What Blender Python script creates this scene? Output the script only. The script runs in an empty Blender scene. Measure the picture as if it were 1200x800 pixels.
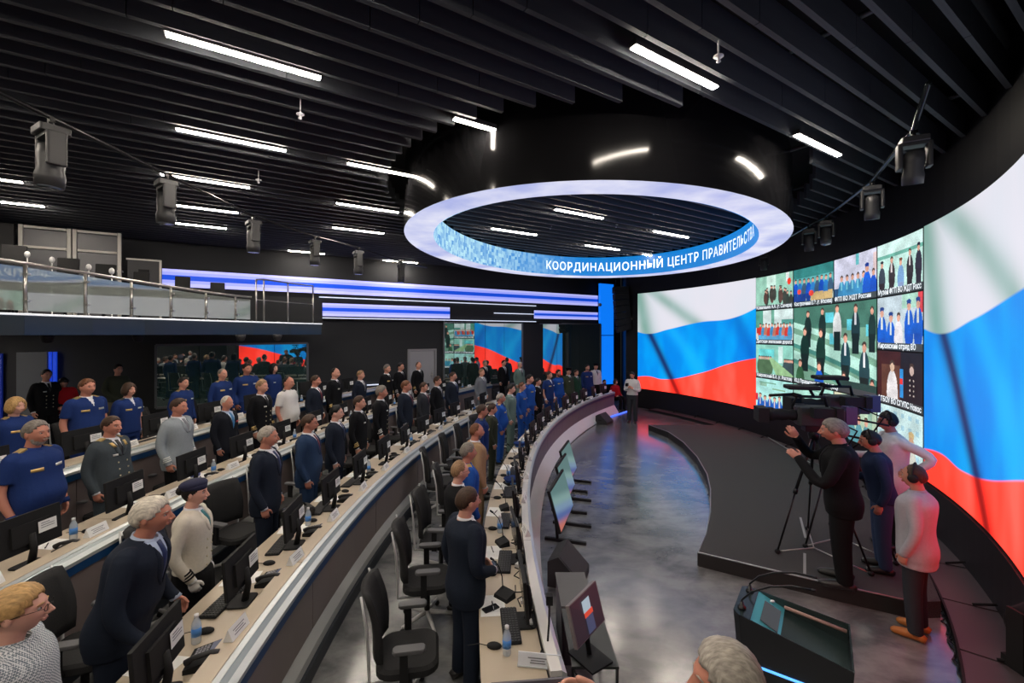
import bpy, bmesh, math, random
import numpy as np
from mathutils import Vector, Matrix
random.seed(7)
rng = np.random.default_rng(5)
C = bpy.context.scene.collection
SC = bpy.context.scene
PI = math.pi
# ------------------------------------------------------------------ camera, world, exposure
CAM_Z, F, HZ = 3.1, 520.0, 391.0          # eye height (m), focal length and horizon of the 1200x800 frame
cd = bpy.data.cameras.new('camera'); cam = bpy.data.objects.new('camera', cd); C.objects.link(cam)
cam.location = (0, 0, CAM_Z); cam.rotation_euler = (PI / 2, 0, 0)
cd.sensor_width = 36; cd.lens = F / 1200 * 36; cd.shift_y = -9 / 1200; cd.clip_start = 0.05; cd.clip_end = 200
SC.camera = cam
w = bpy.data.worlds.new('world'); SC.world = w; w.use_nodes = True
w.node_tree.nodes['Background'].inputs[0].default_value = (0.5, 0.55, 0.62, 1)
w.node_tree.nodes['Background'].inputs[1].default_value = 0.02
SC.view_settings.view_transform = 'Standard'; SC.view_settings.look = 'None'
SC.view_settings.exposure = 0.0; SC.view_settings.gamma = 1.0; SC.view_settings.use_curve_mapping = False
SC.cycles.use_denoising = True
SC.cycles.max_bounces = 6; SC.cycles.diffuse_bounces = 3; SC.cycles.glossy_bounces = 3
SC.cycles.transparent_max_bounces = 12; SC.cycles.sample_clamp_indirect = 6.0
LAMP = 114.0                                # luminance of the ceiling luminaires
SCREEN = 1.08                               # luminance of the LED walls
AMB = None

# ------------------------------------------------------------------ helpers
def at(x, y, z):
    d = F * (CAM_Z - z) / (y - HZ); return Vector(((x - 600) * d / F, d, z))
def atd(x, y, d): return Vector(((x - 600) * d / F, d, CAM_Z - (y - HZ) * d / F))
_M = {}
def mat(name, col, rough=.5, metal=0., emit=0., bump=0., var=0., scale=20., spec=.5, alpha=1., trans=0.):
    if name in _M: return _M[name]
    m = bpy.data.materials.new(name); m.use_nodes = True; nt = m.node_tree; b = nt.nodes['Principled BSDF']
    c = tuple(col) + (1,)
    b.inputs['Base Color'].default_value = c; b.inputs['Roughness'].default_value = rough
    b.inputs['Metallic'].default_value = metal; b.inputs['Specular IOR Level'].default_value = spec
    b.inputs['Alpha'].default_value = alpha; b.inputs['Transmission Weight'].default_value = trans
    if emit:
        b.inputs['Emission Color'].default_value = c; b.inputs['Emission Strength'].default_value = emit
    if var or bump:
        tc = nt.nodes.new('ShaderNodeTexCoord'); n = nt.nodes.new('ShaderNodeTexNoise')
        n.inputs['Scale'].default_value = scale; n.inputs['Detail'].default_value = 4
        nt.links.new(tc.outputs['Object'], n.inputs['Vector'])
        if var:
            r = nt.nodes.new('ShaderNodeMapRange'); r.inputs[3].default_value = 1 - var; r.inputs[4].default_value = 1 + var
            nt.links.new(n.outputs['Fac'], r.inputs[0])
            mx = nt.nodes.new('ShaderNodeVectorMath'); mx.operation = 'SCALE'; mx.inputs[0].default_value = col
            nt.links.new(r.outputs[0], mx.inputs['Scale']); nt.links.new(mx.outputs[0], b.inputs['Base Color'])
        if bump:
            bp = nt.nodes.new('ShaderNodeBump'); bp.inputs['Strength'].default_value = bump; bp.inputs['Distance'].default_value = .01
            nt.links.new(n.outputs['Fac'], bp.inputs['Height']); nt.links.new(bp.outputs[0], b.inputs['Normal'])
    _M[name] = m; return m
def srgb(r, g, b):
    f = lambda c: (c / 255 / 12.92) if c / 255 <= .04045 else ((c / 255 + .055) / 1.055) ** 2.4
    return (f(r), f(g), f(b))
class MB:
    """Collects shapes into one mesh."""
    def __init__(s): s.v = []; s.f = []; s.m = []; s.sm = []
    def add(s, V, Fs, mi=0, sm=False):
        o = len(s.v); s.v += [tuple(p) for p in V]
        for f in Fs: s.f.append([i + o for i in f]); s.m.append(mi); s.sm.append(sm)
        return s
    def box(s, c, d, mi=0, M=None):
        x, y, z = d[0] / 2, d[1] / 2, d[2] / 2
        V = [Vector(((i & 1) * 2 - 1, ((i >> 1) & 1) * 2 - 1, ((i >> 2) & 1) * 2 - 1)) * Vector((1, 1, 1)) for i in range(8)]
        V = [Vector((p.x * x, p.y * y, p.z * z)) for p in V]
        if M is not None: V = [M @ p for p in V]
        V = [p + Vector(c) for p in V]
        return s.add(V, [(0, 2, 3, 1), (4, 5, 7, 6), (0, 1, 5, 4), (2, 6, 7, 3), (0, 4, 6, 2), (1, 3, 7, 5)], mi)
    def rbox(s, c, d, r=.01, mi=0, M=None, n=3):
        """Box with rounded vertical corners and a small top chamfer (axes x,y plan)."""
        x, y, z = d[0] / 2, d[1] / 2, d[2] / 2; r = min(r, x * .95, y * .95)
        out = []
        for k in range(4):
            cx, cy = [(1, 1), (-1, 1), (-1, -1), (1, -1)][k]
            for j in range(n + 1):
                a = k * PI / 2 + j / n * PI / 2
                out.append((cx * (x - r) + r * math.cos(a), cy * (y - r) + r * math.sin(a)))
        N = len(out); ch = min(r * .4, z * .5)
        V = []
        for (k, zz) in ((1 - ch / max(x, y), -z), (1, -z + ch), (1, z - ch), (1 - ch / max(x, y), z)):
            V += [Vector((p[0] * k, p[1] * k, zz)) for p in out]
        Fs = [[(i + j * N), ((i + 1) % N + j * N), ((i + 1) % N + (j + 1) * N), (i + (j + 1) * N)] for j in range(3) for i in range(N)]
        Fs += [list(range(N))[::-1], [3 * N + i for i in range(N)]]
        if M is not None: V = [M @ p for p in V]
        return s.add([p + Vector(c) for p in V], Fs, mi)
    def tube(s, P, R, n=8, mi=0, sm=True, caps=True):
        P = [Vector(p) for p in P]; R = R if hasattr(R, '__len__') else [R] * len(P)
        V = []; up = None
        for i, p in enumerate(P):
            t = (P[min(i + 1, len(P) - 1)] - P[max(i - 1, 0)]).normalized()
            if up is None: up = Vector((0, 0, 1)) if abs(t.z) < .9 else Vector((0, 1, 0))
            a = t.cross(up).normalized(); up = a.cross(t).normalized()
            V += [p + (a * math.cos(2 * PI * k / n) + up * math.sin(2 * PI * k / n)) * R[i] for k in range(n)]
        L = len(P)
        Fs = [(i * n + k, i * n + (k + 1) % n, (i + 1) * n + (k + 1) % n, (i + 1) * n + k) for i in range(L - 1) for k in range(n)]
        if caps: Fs += [list(range(n))[::-1], [(L - 1) * n + k for k in range(n)]]
        return s.add(V, Fs, mi, sm)
    def lathe(s, prof, n=16, c=(0, 0, 0), mi=0, M=None, sm=True):
        V = [Vector((r * math.cos(2 * PI * k / n), r * math.sin(2 * PI * k / n), z)) for r, z in prof for k in range(n)]
        if M is not None: V = [M @ p for p in V]
        V = [p + Vector(c) for p in V]; L = len(prof)
        Fs = [(i * n + k, i * n + (k + 1) % n, (i + 1) * n + (k + 1) % n, (i + 1) * n + k) for i in range(L - 1) for k in range(n)]
        Fs += [list(range(n))[::-1], [(L - 1) * n + k for k in range(n)]]
        return s.add(V, Fs, mi, sm)
    def ell(s, c, r, n=12, m=8, mi=0, M=None):
        V = [Vector((0, 0, -1))] + [Vector((math.cos(2 * PI * k / n) * math.sin(PI * j / m), math.sin(2 * PI * k / n) * math.sin(PI * j / m), -math.cos(PI * j / m))) for j in range(1, m) for k in range(n)] + [Vector((0, 0, 1))]
        V = [Vector((p.x * r[0], p.y * r[1], p.z * r[2])) for p in V]
        if M is not None: V = [M @ p for p in V]
        V = [p + Vector(c) for p in V]; e = len(V) - 1
        Fs = [(0, 1 + (k + 1) % n, 1 + k) for k in range(n)] + [(e, 1 + (m - 2) * n + k, 1 + (m - 2) * n + (k + 1) % n) for k in range(n)]
        Fs += [(1 + j * n + k, 1 + j * n + (k + 1) % n, 1 + (j + 1) * n + (k + 1) % n, 1 + (j + 1) * n + k) for j in range(m - 2) for k in range(n)]
        return s.add(V, Fs, mi, True)
    def prism(s, poly, z0, z1, mi=0):
        n = len(poly); a = sum(poly[i][0] * poly[(i + 1) % n][1] - poly[(i + 1) % n][0] * poly[i][1] for i in range(n))
        if a < 0: poly = poly[::-1]
        V = [(p[0], p[1], z0) for p in poly] + [(p[0], p[1], z1) for p in poly]
        return s.add(V, [list(range(n))[::-1], [n + i for i in range(n)]] + [(i, (i + 1) % n, n + (i + 1) % n, n + i) for i in range(n)], mi)
    def mesh(s, name, nslots=1):
        me = bpy.data.meshes.new(name); me.from_pydata(s.v, [], s.f)
        me.polygons.foreach_set('material_index', s.m); me.polygons.foreach_set('use_smooth', s.sm)
        me.update(); return me
    def build(s, name, mats, parent=None, **k):
        me = s.mesh(name)
        for m in (mats if isinstance(mats, (list, tuple)) else [mats]): me.materials.append(m)
        return ob(name, me, parent, **k)
def ob(name, me, parent=None, loc=None, rz=None, omat=None, label=None, kind=None):
    o = bpy.data.objects.new(name, me); C.objects.link(o)
    if parent is not None: o.parent = parent
    if loc is not None: o.location = loc
    if rz is not None: o.rotation_euler[2] = rz
    if omat is not None:
        ms = omat if isinstance(omat, (list, tuple)) else [omat]
        for i, m in enumerate(ms):
            if i < len(o.material_slots): o.material_slots[i].link = 'OBJECT'; o.material_slots[i].material = m
    if label: o['label'] = label
    if kind: o['kind'] = kind
    return o
def thing(name, label, cat, loc=(0, 0, 0), rz=0, group=None):
    o = bpy.data.objects.new(name, None); C.objects.link(o); o.location = loc; o.rotation_euler[2] = rz
    o.empty_display_size = .1; tag(o, label, cat, group); return o
def tag(o, label, cat, group=None):
    o['label'] = label; o['category'] = cat
    if group: o['group'] = group
    return o
def dup(root, loc, rz, label, group=None):
    r = root.copy(); C.objects.link(r); r.location = loc; r.rotation_euler[2] = rz; r['label'] = label
    if group: r['group'] = group
    for ch in list(root.children):
        c = ch.copy(); C.objects.link(c); c.parent = r
        for g in list(ch.children):
            d = g.copy(); C.objects.link(d); d.parent = c
    return r
def ordn(i):
    W = 'first second third fourth fifth sixth seventh eighth ninth tenth eleventh twelfth thirteenth fourteenth fifteenth sixteenth seventeenth eighteenth nineteenth twentieth'.split()
    return W[i] if i < len(W) else '%dth' % (i + 1)
RX = lambda a: Matrix.Rotation(a, 3, 'X'); RY = lambda a: Matrix.Rotation(a, 3, 'Y'); RZ = lambda a: Matrix.Rotation(a, 3, 'Z')

# common materials
BLACK = mat('black_plastic', (.012, .012, .013), .65, spec=.25)
BLACKM = mat('black_metal', (.012, .012, .014), .35, .3)
DARK = mat('dark_grey_plastic', (.03, .03, .033), .5)
WALLM = mat('charcoal_wall', (.022, .024, .028), .75, bump=.05, scale=60)
BEIGE = mat('beige_laminate', srgb(182, 168, 148), .38, var=.04, scale=6)
SILVER = mat('brushed_aluminium', (.55, .56, .57), .3, .7, var=.05)
STEEL = mat('satin_steel', (.55, .53, .5), .28, .9)
WHITE = mat('white_plastic', (.75, .75, .76), .4)
PAPER = mat('white_paper', (.8, .8, .79), .8)
INK = mat('grey_print', (.22, .22, .25), .8)
# ------------------------------------------------------------------ the setting
XC, YC = 20.93, 5.36                                     # centre of the desk arcs
R0 = {'A': 20.71, 'B': 22.82, 'C': 24.82, 'D': 26.34}
EZ = {'A': 0., 'B': .1, 'C': .3, 'D': .6}
FRONTZ = {'A': 0., 'B': 0., 'C': .1, 'D': .3}
PHI = {'A': (-6.6, 35.2), 'B': (-13, 27.2), 'C': (-11, 29), 'D': (-6, 19.5)}
def arc(r, ph, z=0.): return Vector((XC - r * math.cos(ph), YC + r * math.sin(ph), z))
def phi_of(y, r): return math.asin((y - YC) / r)
def sector(mb, r0, r1, p0, p1, z0, z1, mi=0, n=None, zt=None):
    """Solid arc strip: r0..r1, z0..z1 (z at r0 and r1 may differ: tuples)."""
    n = n or max(2, int(abs(p1 - p0) / math.radians(1.0)))
    za, zb = (z0 if isinstance(z0, tuple) else (z0, z0)), (z1 if isinstance(z1, tuple) else (z1, z1))
    V = []
    for i in range(n + 1):
        p = p0 + (p1 - p0) * i / n
        V += [arc(r0, p, za[0]), arc(r1, p, za[1]), arc(r1, p, zb[1]), arc(r0, p, zb[0])]
    Fs = [(i * 4 + k, i * 4 + (k + 1) % 4, i * 4 + 4 + (k + 1) % 4, i * 4 + 4 + k) for i in range(n) for k in range(4)]
    Fs += [(3, 2, 1, 0), (n * 4, n * 4 + 1, n * 4 + 2, n * 4 + 3)]
    return mb.add(V, Fs, mi)
def structure(o): o['kind'] = 'structure'; return o
# floor: mottled grey vinyl with a sheen
fm = bpy.data.materials.new('mottled_vinyl_floor'); fm.use_nodes = True; nt = fm.node_tree; b = nt.nodes['Principled BSDF']
tc = nt.nodes.new('ShaderNodeTexCoord')
n1 = nt.nodes.new('ShaderNodeTexNoise'); n1.inputs['Scale'].default_value = 2.2; n1.inputs['Detail'].default_value = 8; n1.inputs['Roughness'].default_value = .62; n1.inputs['Distortion'].default_value = .25
mp = nt.nodes.new('ShaderNodeMapping'); mp.inputs['Scale'].default_value = (.8, 1.25, 1); mp.inputs['Rotation'].default_value = (0, 0, .25)
nt.links.new(tc.outputs['Object'], mp.inputs[0]); nt.links.new(mp.outputs[0], n1.inputs['Vector'])
cr = nt.nodes.new('ShaderNodeValToRGB'); cr.color_ramp.elements[0].position = .37; cr.color_ramp.elements[0].color = (.085, .088, .09, 1)
cr.color_ramp.elements[1].position = .63; cr.color_ramp.elements[1].color = (.205, .208, .205, 1)
nt.links.new(n1.outputs['Fac'], cr.inputs[0]); nt.links.new(cr.outputs[0], b.inputs['Base Color'])
rr = nt.nodes.new('ShaderNodeMapRange'); rr.inputs[3].default_value = .2; rr.inputs[4].default_value = .3; b.inputs['Coat Weight'].default_value = .6; b.inputs['Coat Roughness'].default_value = .16
nt.links.new(n1.outputs['Fac'], rr.inputs[0]); nt.links.new(rr.outputs[0], b.inputs['Roughness'])
b.inputs['IOR'].default_value = 1.75
structure(MB().box((-2, 10, -.05), (44, 44, .1)).build('floor', fm))
CARPET = mat('dark_grey_carpet', (.043, .044, .044), .9, bump=.6, var=.55, scale=110)
TIERC = mat('tier_carpet', (.06, .061, .065), .85, bump=.3, var=.2, scale=90)
mb = MB(); sector(mb, R0['B'] + .03, R0['C'] + .05, math.radians(-25), math.radians(33), 0, EZ['B']); structure(mb.build('floor_second_tier', TIERC))
mb = MB(); sector(mb, R0['C'] + .03, R0['D'] + .05, math.radians(-25), math.radians(33), 0, EZ['C']); structure(mb.build('floor_third_tier', TIERC))
mb = MB(); sector(mb, R0['D'] + .03, 33.2, math.radians(-25), math.radians(28), 0, EZ['D']); structure(mb.build('floor_fourth_tier', TIERC))
# far wall
WD = Vector((.843, .538)); WN = Vector((.538, -.843)); W0 = Vector((5.2, 23.0))
def wallp(t, out=0., z=0.):
    p = W0 - WD * t + WN * out; return Vector((p.x, p.y, z))
def wall_t(x, out=0.):
    u = (x - 600) / F; o = W0 + WN * out
    # (o - t*WD) on ray X = u*Y
    return (o.x - u * o.y) / (WD.x - u * WD.y)
def wall_z(x, y, out=0.):
    p = wallp(wall_t(x, out), out); return CAM_Z - (y - HZ) * p.y / F
WROT = RZ(math.atan2(WD.y, WD.x))
def wbox(mb, t0, t1, z0, z1, out, dep, mi=0):
    c = wallp((t0 + t1) / 2, out, (z0 + z1) / 2)
    return mb.box(c, (abs(t1 - t0), dep, z1 - z0), mi, WROT)
mb = MB(); wbox(mb, -.6, 36, 0, 6.6, -.15, .3); structure(mb.build('wall_back', WALLM))
structure(MB().box((-13.5, 2, 3.3), (.3, 28, 6.6)).build('wall_left', WALLM))
structure(MB().box((-2, -7.2, 3.3), (30, .3, 6.6)).build('wall_camera_side', mat('grey_side_wall', (.12, .12, .125), .8)))
# curved wall behind the LED wall
SX, SY, SR = -4.777, 11.8485, 12.29
def scr(a, r, z): return Vector((SX + r * math.cos(a), SY + r * math.sin(a), z))
def sarc(mb, a0, a1, r0, r1, z0, z1, mi=0, n=24):
    V = []
    for i in range(n + 1):
        a = a0 + (a1 - a0) * i / n; V += [scr(a, r0, z0), scr(a, r1, z0), scr(a, r1, z1), scr(a, r0, z1)]
    Fs = [(i * 4 + k, i * 4 + 4 + k, i * 4 + 4 + (k + 1) % 4, i * 4 + (k + 1) % 4) for i in range(n) for k in range(4)]
    Fs += [(0, 1, 2, 3), (n * 4 + 3, n * 4 + 2, n * 4 + 1, n * 4)]
    return mb.add(V, Fs, mi)
RW = mat('matt_black_wall', (.01, .01, .012), .6)
mb = MB(); sarc(mb, math.radians(-53), math.radians(38), SR + .12, SR + .4, 0, 6.6, n=48); structure(mb.build('wall_right', RW))
p0 = scr(math.radians(38), SR + .25, 0); p1 = Vector((5.75, 23.3, 0))
mb = MB(); d = p1 - p0; mb.box((p0 + p1) / 2 + Vector((.1, 0, 3.3)), (d.length, .2, 6.6), 0, RZ(math.atan2(d.y, d.x))); structure(mb.build('wall_corner', RW))
# ceiling: black slab with hanging slats as parts
ceil = structure(MB().box((-2, 8, 6.7), (36, 34, .2)).build('ceiling', mat('black_ceiling', (.006, .006, .007), .9)))
SLAT_Z, SLAT_H, SLAT_W, PITCH = 5.8, .30, .052, 2.2 / 7
slatm = mat('anthracite_slat', (.062, .070, .082), .6, var=.25, scale=3.0, bump=.05)
RC = Vector((1.95, 10.3)); RA = math.atan2(.91, .42); RO = (5.0, 3.85); RI = (4.45, 3.30)
def ellx(n, a, b):
    """interval of t (along WD) in which the line p = t*WD + n*WN crosses the ring ellipse (a, b)"""
    e1 = Vector((math.cos(RA), math.sin(RA))); e2 = Vector((-e1.y, e1.x))
    q = WN * n - RC; A = (WD.dot(e1) / a) ** 2 + (WD.dot(e2) / b) ** 2
    B = 2 * (WD.dot(e1) * q.dot(e1) / a ** 2 + WD.dot(e2) * q.dot(e2) / b ** 2); K = (q.dot(e1) / a) ** 2 + (q.dot(e2) / b) ** 2 - 1
    D = B * B - 4 * A * K
    if D <= 0: return None
    return ((-B - math.sqrt(D)) / 2 / A, (-B + math.sqrt(D)) / 2 / A)
def tend(n):      # right-hand end: the curved wall
    q = WN * n - Vector((SX, SY)); B = 2 * WD.dot(q); K = q.dot(q) - (SR + .1) ** 2; D = B * B - 4 * K
    return (-B + math.sqrt(D)) / 2 if D > 0 else 6.
slats = []
k0 = -2.9 - PITCH / 2
for k in range(-43, 13):
    n = k0 + k * PITCH
    if n < -16.45: continue
    t1 = tend(n); t0 = max(-13.2 - n * .5 if n > -8 else -14., -13.)
    spans = [(t0, t1, SLAT_Z)]
    e = ellx(n, RO[0] + .3, RO[1] + .3)
    if e: spans = [(t0, e[0], SLAT_Z), (e[1], t1, SLAT_Z)]
    e = ellx(n, RI[0] - .03, RI[1] - .03)
    if e: spans.append((e[0], e[1], 5.6))
    for a, bb, z in spans:
        if bb - a > .1: slats.append((n, a, bb, z))
unit = MB().box((0, 0, 0), (1, 1, 1)).mesh('slat'); unit.materials.append(slatm)
nseg = 0; rest = MB()
for n, a, bb, z in slats:
    near = n > -7.6
    L = 2.35 if near else 50
    off = (hash(round(n * 100)) % 100) / 100 * 1.6
    cuts = [a]; c = a + (off + .5 if near else 50)
    while c < bb - .4: cuts.append(c); c += L
    cuts.append(bb)
    for i in range(len(cuts) - 1):
        u, v = cuts[i] + .004, cuts[i + 1] - .004
        p = WD * ((u + v) / 2) + WN * n
        vis = p.y + (v - u) / 2 * WD.y > .6
        if not vis or nseg >= 300:
            rest.box((p.x, p.y, z + SLAT_H / 2), (v - u, SLAT_W, SLAT_H), 0, WROT); continue
        o = ob('slat', unit, ceil, loc=(p.x, p.y, z + SLAT_H / 2), rz=math.atan2(WD.y, WD.x))
        o.scale = (v - u, SLAT_W, SLAT_H); nseg += 1
print('slats', nseg)
rest.build('slat_remainder', slatm, ceil, kind='stuff')
duct = MB()
for (nn, zz, r) in ((-1.2, 6.35, .06), (-2.1, 6.42, .045), (-6.2, 6.4, .05)):
    a = WN * nn - WD * 10; bq = WN * nn + WD * 12; duct.tube([(a.x, a.y, zz), (bq.x, bq.y, zz)], r, 8)
for tt in (2.2, 5.2, 8.0, 10.2):
    a = WD * tt + WN * 2; bq = WD * tt - WN * 9; duct.tube([(a.x, a.y, 6.2), (bq.x, bq.y, 6.2)], .03, 6)
tag(duct.build('ceiling_pipework', mat('dull_pipe', (.12, .13, .13), .5, .4)), 'dull pipes and conduits above the open ceiling slats', 'pipework')

# ceiling luminaires -------------------------------------------------------------
LWARM = mat('lamp_diffuser', (1., .89, .76), .5, emit=LAMP)
lights = []
def ceiling_light(px, h, L=1.3):
    x0, y0, x1, y1 = px
    q = [((x - 600) * h / (HZ - y), F * h / (HZ - y)) for x, y in ((x0, y0), (x1, y1))]
    lights.append(((Vector(q[0]) + Vector(q[1])) / 2, CAM_Z + h, L))
H1, H2 = 2.675, 2.47
for p in ((190, 38, 378, 93), (204, 151, 337, 177), (187, 203, 293, 221), (740, 55, 840, 103), (931, 157, 985, 183), (530, 138, 632, 168),
          (406, 192, 500, 209), (394, 238, 467, 249), (388, 266, 451, 274), (448, 304, 490, 309)): ceiling_light(p, H1)
for p in ((210, 240, 276, 250), (207, 262, 262, 267), (336, 293, 382, 298)): ceiling_light(p, H1, 1.1)
for p in ((651, 244, 706, 257), (578, 267, 627, 276), (767, 270, 806, 279), (687, 287, 725, 293), (627, 299, 664, 304), (754, 297, 784, 303), (524, 283, 568, 291)): ceiling_light(p, H2)
lights.append((Vector((-9.2, 7.5)), CAM_Z + H1, 1.3)); lights.append((Vector((-10.4, 9.0)), CAM_Z + H1, 1.3))
for nn, ts in ((-2.9, (.4, -3.0, -6.3)), (-.7, (-6.6, -3.4, -.2)), (1.5, (-6.5, -3, .2)), (3.7, (-6, -2.8)), (-5.05, (-3.2, -6.4)), (-7.2, (-3.3,))):
    for t in ts:
        p = WD * t + WN * nn; lights.append((p, CAM_Z + H1, 1.3))
for x_, y_ in ((-10.9, 6.3), (-11.9, 7.7), (-12.4, 9.2)): lights.append((Vector((x_, y_)), 3.05, 1.0))  # unseen fill lamps, added to brighten the people under the balcony
hous = MB().box((0, 0, .035), (1, .09, .06)).mesh('housing'); hous.materials.append(DARK)
dif = MB().box((0, 0, -.002), (.985, .066, .012)).mesh('diffuser'); dif.materials.append(LWARM)
inner = lambda p: ((p - RC).dot(Vector((math.cos(RA), math.sin(RA)))) / RI[0]) ** 2 + ((p - RC).dot(Vector((-math.sin(RA), math.cos(RA)))) / RI[1]) ** 2 < 1
rows = {}
for p, z, L in lights:
    u, v = 600 + F * p.x / max(p.y, .1), HZ - F * (z - CAM_Z) / max(p.y, .1)
    vis = p.y > .5 and -15 < u < 1215 and -10 < v < 800
    key = 'ring' if inner(p) and z < 5.7 else ('under' if z < 4 else ('out' if not vis else -round((p.dot(WN) + 2.9) / 2.2)))
    rows.setdefault(key, []).append((u, p, z, L))
for key, lst in rows.items():
    for i, (u, p, z, L) in enumerate(sorted(lst, key=lambda q: q[0])):
        lab = {'ring': 'line lamp seen through the big ring, %s of them from the left' % ordn(i), 'under': 'added fill lamp under the balcony, beyond the left picture edge', 'out': 'line lamp between ceiling slats outside the picture'}.get(key) or 'slim line lamp, %s from the left in ceiling row %s from the camera' % (ordn(i), ordn(key))
        o = thing('ceiling_light', lab, 'ceiling light', (p.x, p.y, z), math.atan2(WD.y, WD.x), {'out': 'line lamps out of view', 'under': 'added fill lamps under the balcony'}.get(key, 'line lamps between the ceiling slats'))
        o.scale = (L, 1, 1); ob('housing', hous, o); ob('diffuser', dif, o)
# sprinkler / sensor heads
for i, (x, y) in enumerate(((842, 65), (352, 133), (303, 210), (766, 248), (645, 265), (722, 193 + 70))):
    p = at(x, y, 5.66) if y < 380 else None
    d = F * (5.66 - CAM_Z) / (HZ - y); p = Vector(((x - 600) * d / F, d, 5.66))
    o = thing('sprinkler', ['white sprinkler head hanging among the slats at upper right', 'white sprinkler head below the slats left of the ring', 'small white sensor near the left ceiling lamps', 'sprinkler inside the ring by the long text', 'sprinkler inside the ring at its left half', 'sprinkler near the far inside edge of the ring'][i], 'sprinkler', p)
    MB().tube([(0, 0, .02), (0, 0, .3)], .008, 6).build('drop_pipe', WHITE, o)
    MB().lathe([(.01, .02), (.02, 0), (.045, -.005), (.045, -.012), (.012, -.02), (.02, -.06), (.004, -.07)], 10).build('head', mat('white_sprinkler', (.8, .8, .85), .3), o)

# suspended ring -----------------------------------------------------------------
def ringp(a, A, z): 
    x, y = A[0] * math.cos(a), A[1] * math.sin(a)
    return Vector((RC.x + x * math.cos(RA) - y * math.sin(RA), RC.y + x * math.sin(RA) + y * math.cos(RA), z))
def ellband(mb, A0, z0, A1, z1, mi=0, n=96, a0=0, a1=2 * PI, close=True):
    V = []
    for i in range(n + (0 if close else 1)):
        a = a0 + (a1 - a0) * i / n; V += [ringp(a, A0, z0), ringp(a, A1, z1)]
    N = len(V) // 2
    return mb.add(V, [(2 * i, 2 * ((i + 1) % N), 2 * ((i + 1) % N) + 1, 2 * i + 1) for i in range(N if close else N - 1)], mi, True)
ring = thing('ceiling_ring', 'huge black oval ring hung from ceiling with glowing underside and inner text display', 'ring sculpture', (0, 0, 0))
mb = MB(); ellband(mb, RO, 5.0, (RO[0] - .02, RO[1] - .02), 6.3); ellband(mb, (RO[0] - .02, RO[1] - .02), 6.3, RI, 6.3); ellband(mb, RI, 6.3, RI, 5.62)
mb.build('drum', mat('glossy_black_drum', (.008, .008, .009), .12, spec=.25), ring)
def emis(name, build, strength):
    m = bpy.data.materials.new(name); m.use_nodes = True; nt = m.node_tree
    b = nt.nodes['Principled BSDF']; b.inputs['Base Color'].default_value = (.01, .01, .01, 1); b.inputs['Roughness'].default_value = .5
    b.inputs['Specular IOR Level'].default_value = .15
    c = build(nt); nt.links.new(c, b.inputs['Emission Color']); b.inputs['Emission Strength'].default_value = strength; return m
def glow(nt):
    tc = nt.nodes.new('ShaderNodeTexCoord'); n = nt.nodes.new('ShaderNodeTexNoise'); n.inputs['Scale'].default_value = 1.3; n.inputs['Detail'].default_value = 5
    nt.links.new(tc.outputs['Object'], n.inputs['Vector'])
    c = nt.nodes.new('ShaderNodeValToRGB'); e = c.color_ramp.elements; e[0].position = .3; e[0].color = srgb(176, 184, 232) + (1,); e[1].position = .7; e[1].color = srgb(236, 236, 250) + (1,)
    nt.links.new(n.outputs['Fac'], c.inputs[0]); return c.outputs[0]
mb = MB(); ellband(mb, RO, 5.0, (RO[0] - .05, RO[1] - .05), 4.99); ellband(mb, (RO[0] - .05, RO[1] - .05), 4.99, (RI[0] + .03, RI[1] + .03), 4.99); ellband(mb, (RI[0] + .03, RI[1] + .03), 4.99, RI, 5.01)
mb.build('glowing_underside', emis('ring_underside_led', glow, 1.0), ring)
def band(nt):
    tc = nt.nodes.new('ShaderNodeTexCoord'); v = nt.nodes.new('ShaderNodeTexVoronoi'); v.inputs['Scale'].default_value = 11; v.distance = 'CHEBYCHEV'; v.inputs['Randomness'].default_value = .25
    nt.links.new(tc.outputs['Object'], v.inputs['Vector'])
    sp = nt.nodes.new('ShaderNodeSeparateXYZ'); nt.links.new(tc.outputs['Object'], sp.inputs[0])
    mr = nt.nodes.new('ShaderNodeMapRange'); mr.inputs[1].default_value = 2.2; mr.inputs[2].default_value = -1.2; nt.links.new(sp.outputs['X'], mr.inputs[0])
    w1 = nt.nodes.new('ShaderNodeMath'); w1.operation = 'MULTIPLY'; nt.links.new(v.outputs['Color'], w1.inputs[0]); nt.links.new(mr.outputs[0], w1.inputs[1])
    c = nt.nodes.new('ShaderNodeValToRGB'); e = c.color_ramp.elements; e[0].color = srgb(10, 128, 214) + (1,); e[1].color = srgb(190, 236, 250) + (1,); e[1].position = .8
    nt.links.new(w1.outputs[0], c.inputs[0]); return c.outputs[0]
mb = MB(); ellband(mb, RI, 5.0, RI, 5.6); mb.build('text_display', emis('ring_text_led', band, 1.0), ring)
def textmesh(s, size, bold=0.0, spacing=1.0):
    cu = bpy.data.curves.new('txt', 'FONT'); cu.body = s; cu.size = size; cu.offset = bold; cu.space_character = spacing; cu.resolution_u = 2
    o = bpy.data.objects.new('txt', cu); C.objects.link(o); dg = bpy.context.evaluated_depsgraph_get()
    me = bpy.data.meshes.new_from_object(o.evaluated_get(dg)); bpy.data.objects.remove(o); bpy.data.curves.remove(cu); return me
LEDW = mat('led_white_text', (.86, .93, .97), .5, emit=1.0)
me = textmesh('КООРДИНАЦИОННЫЙ ЦЕНТР ПРАВИТЕЛЬСТВА', .36, .004, 1.12)
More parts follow.
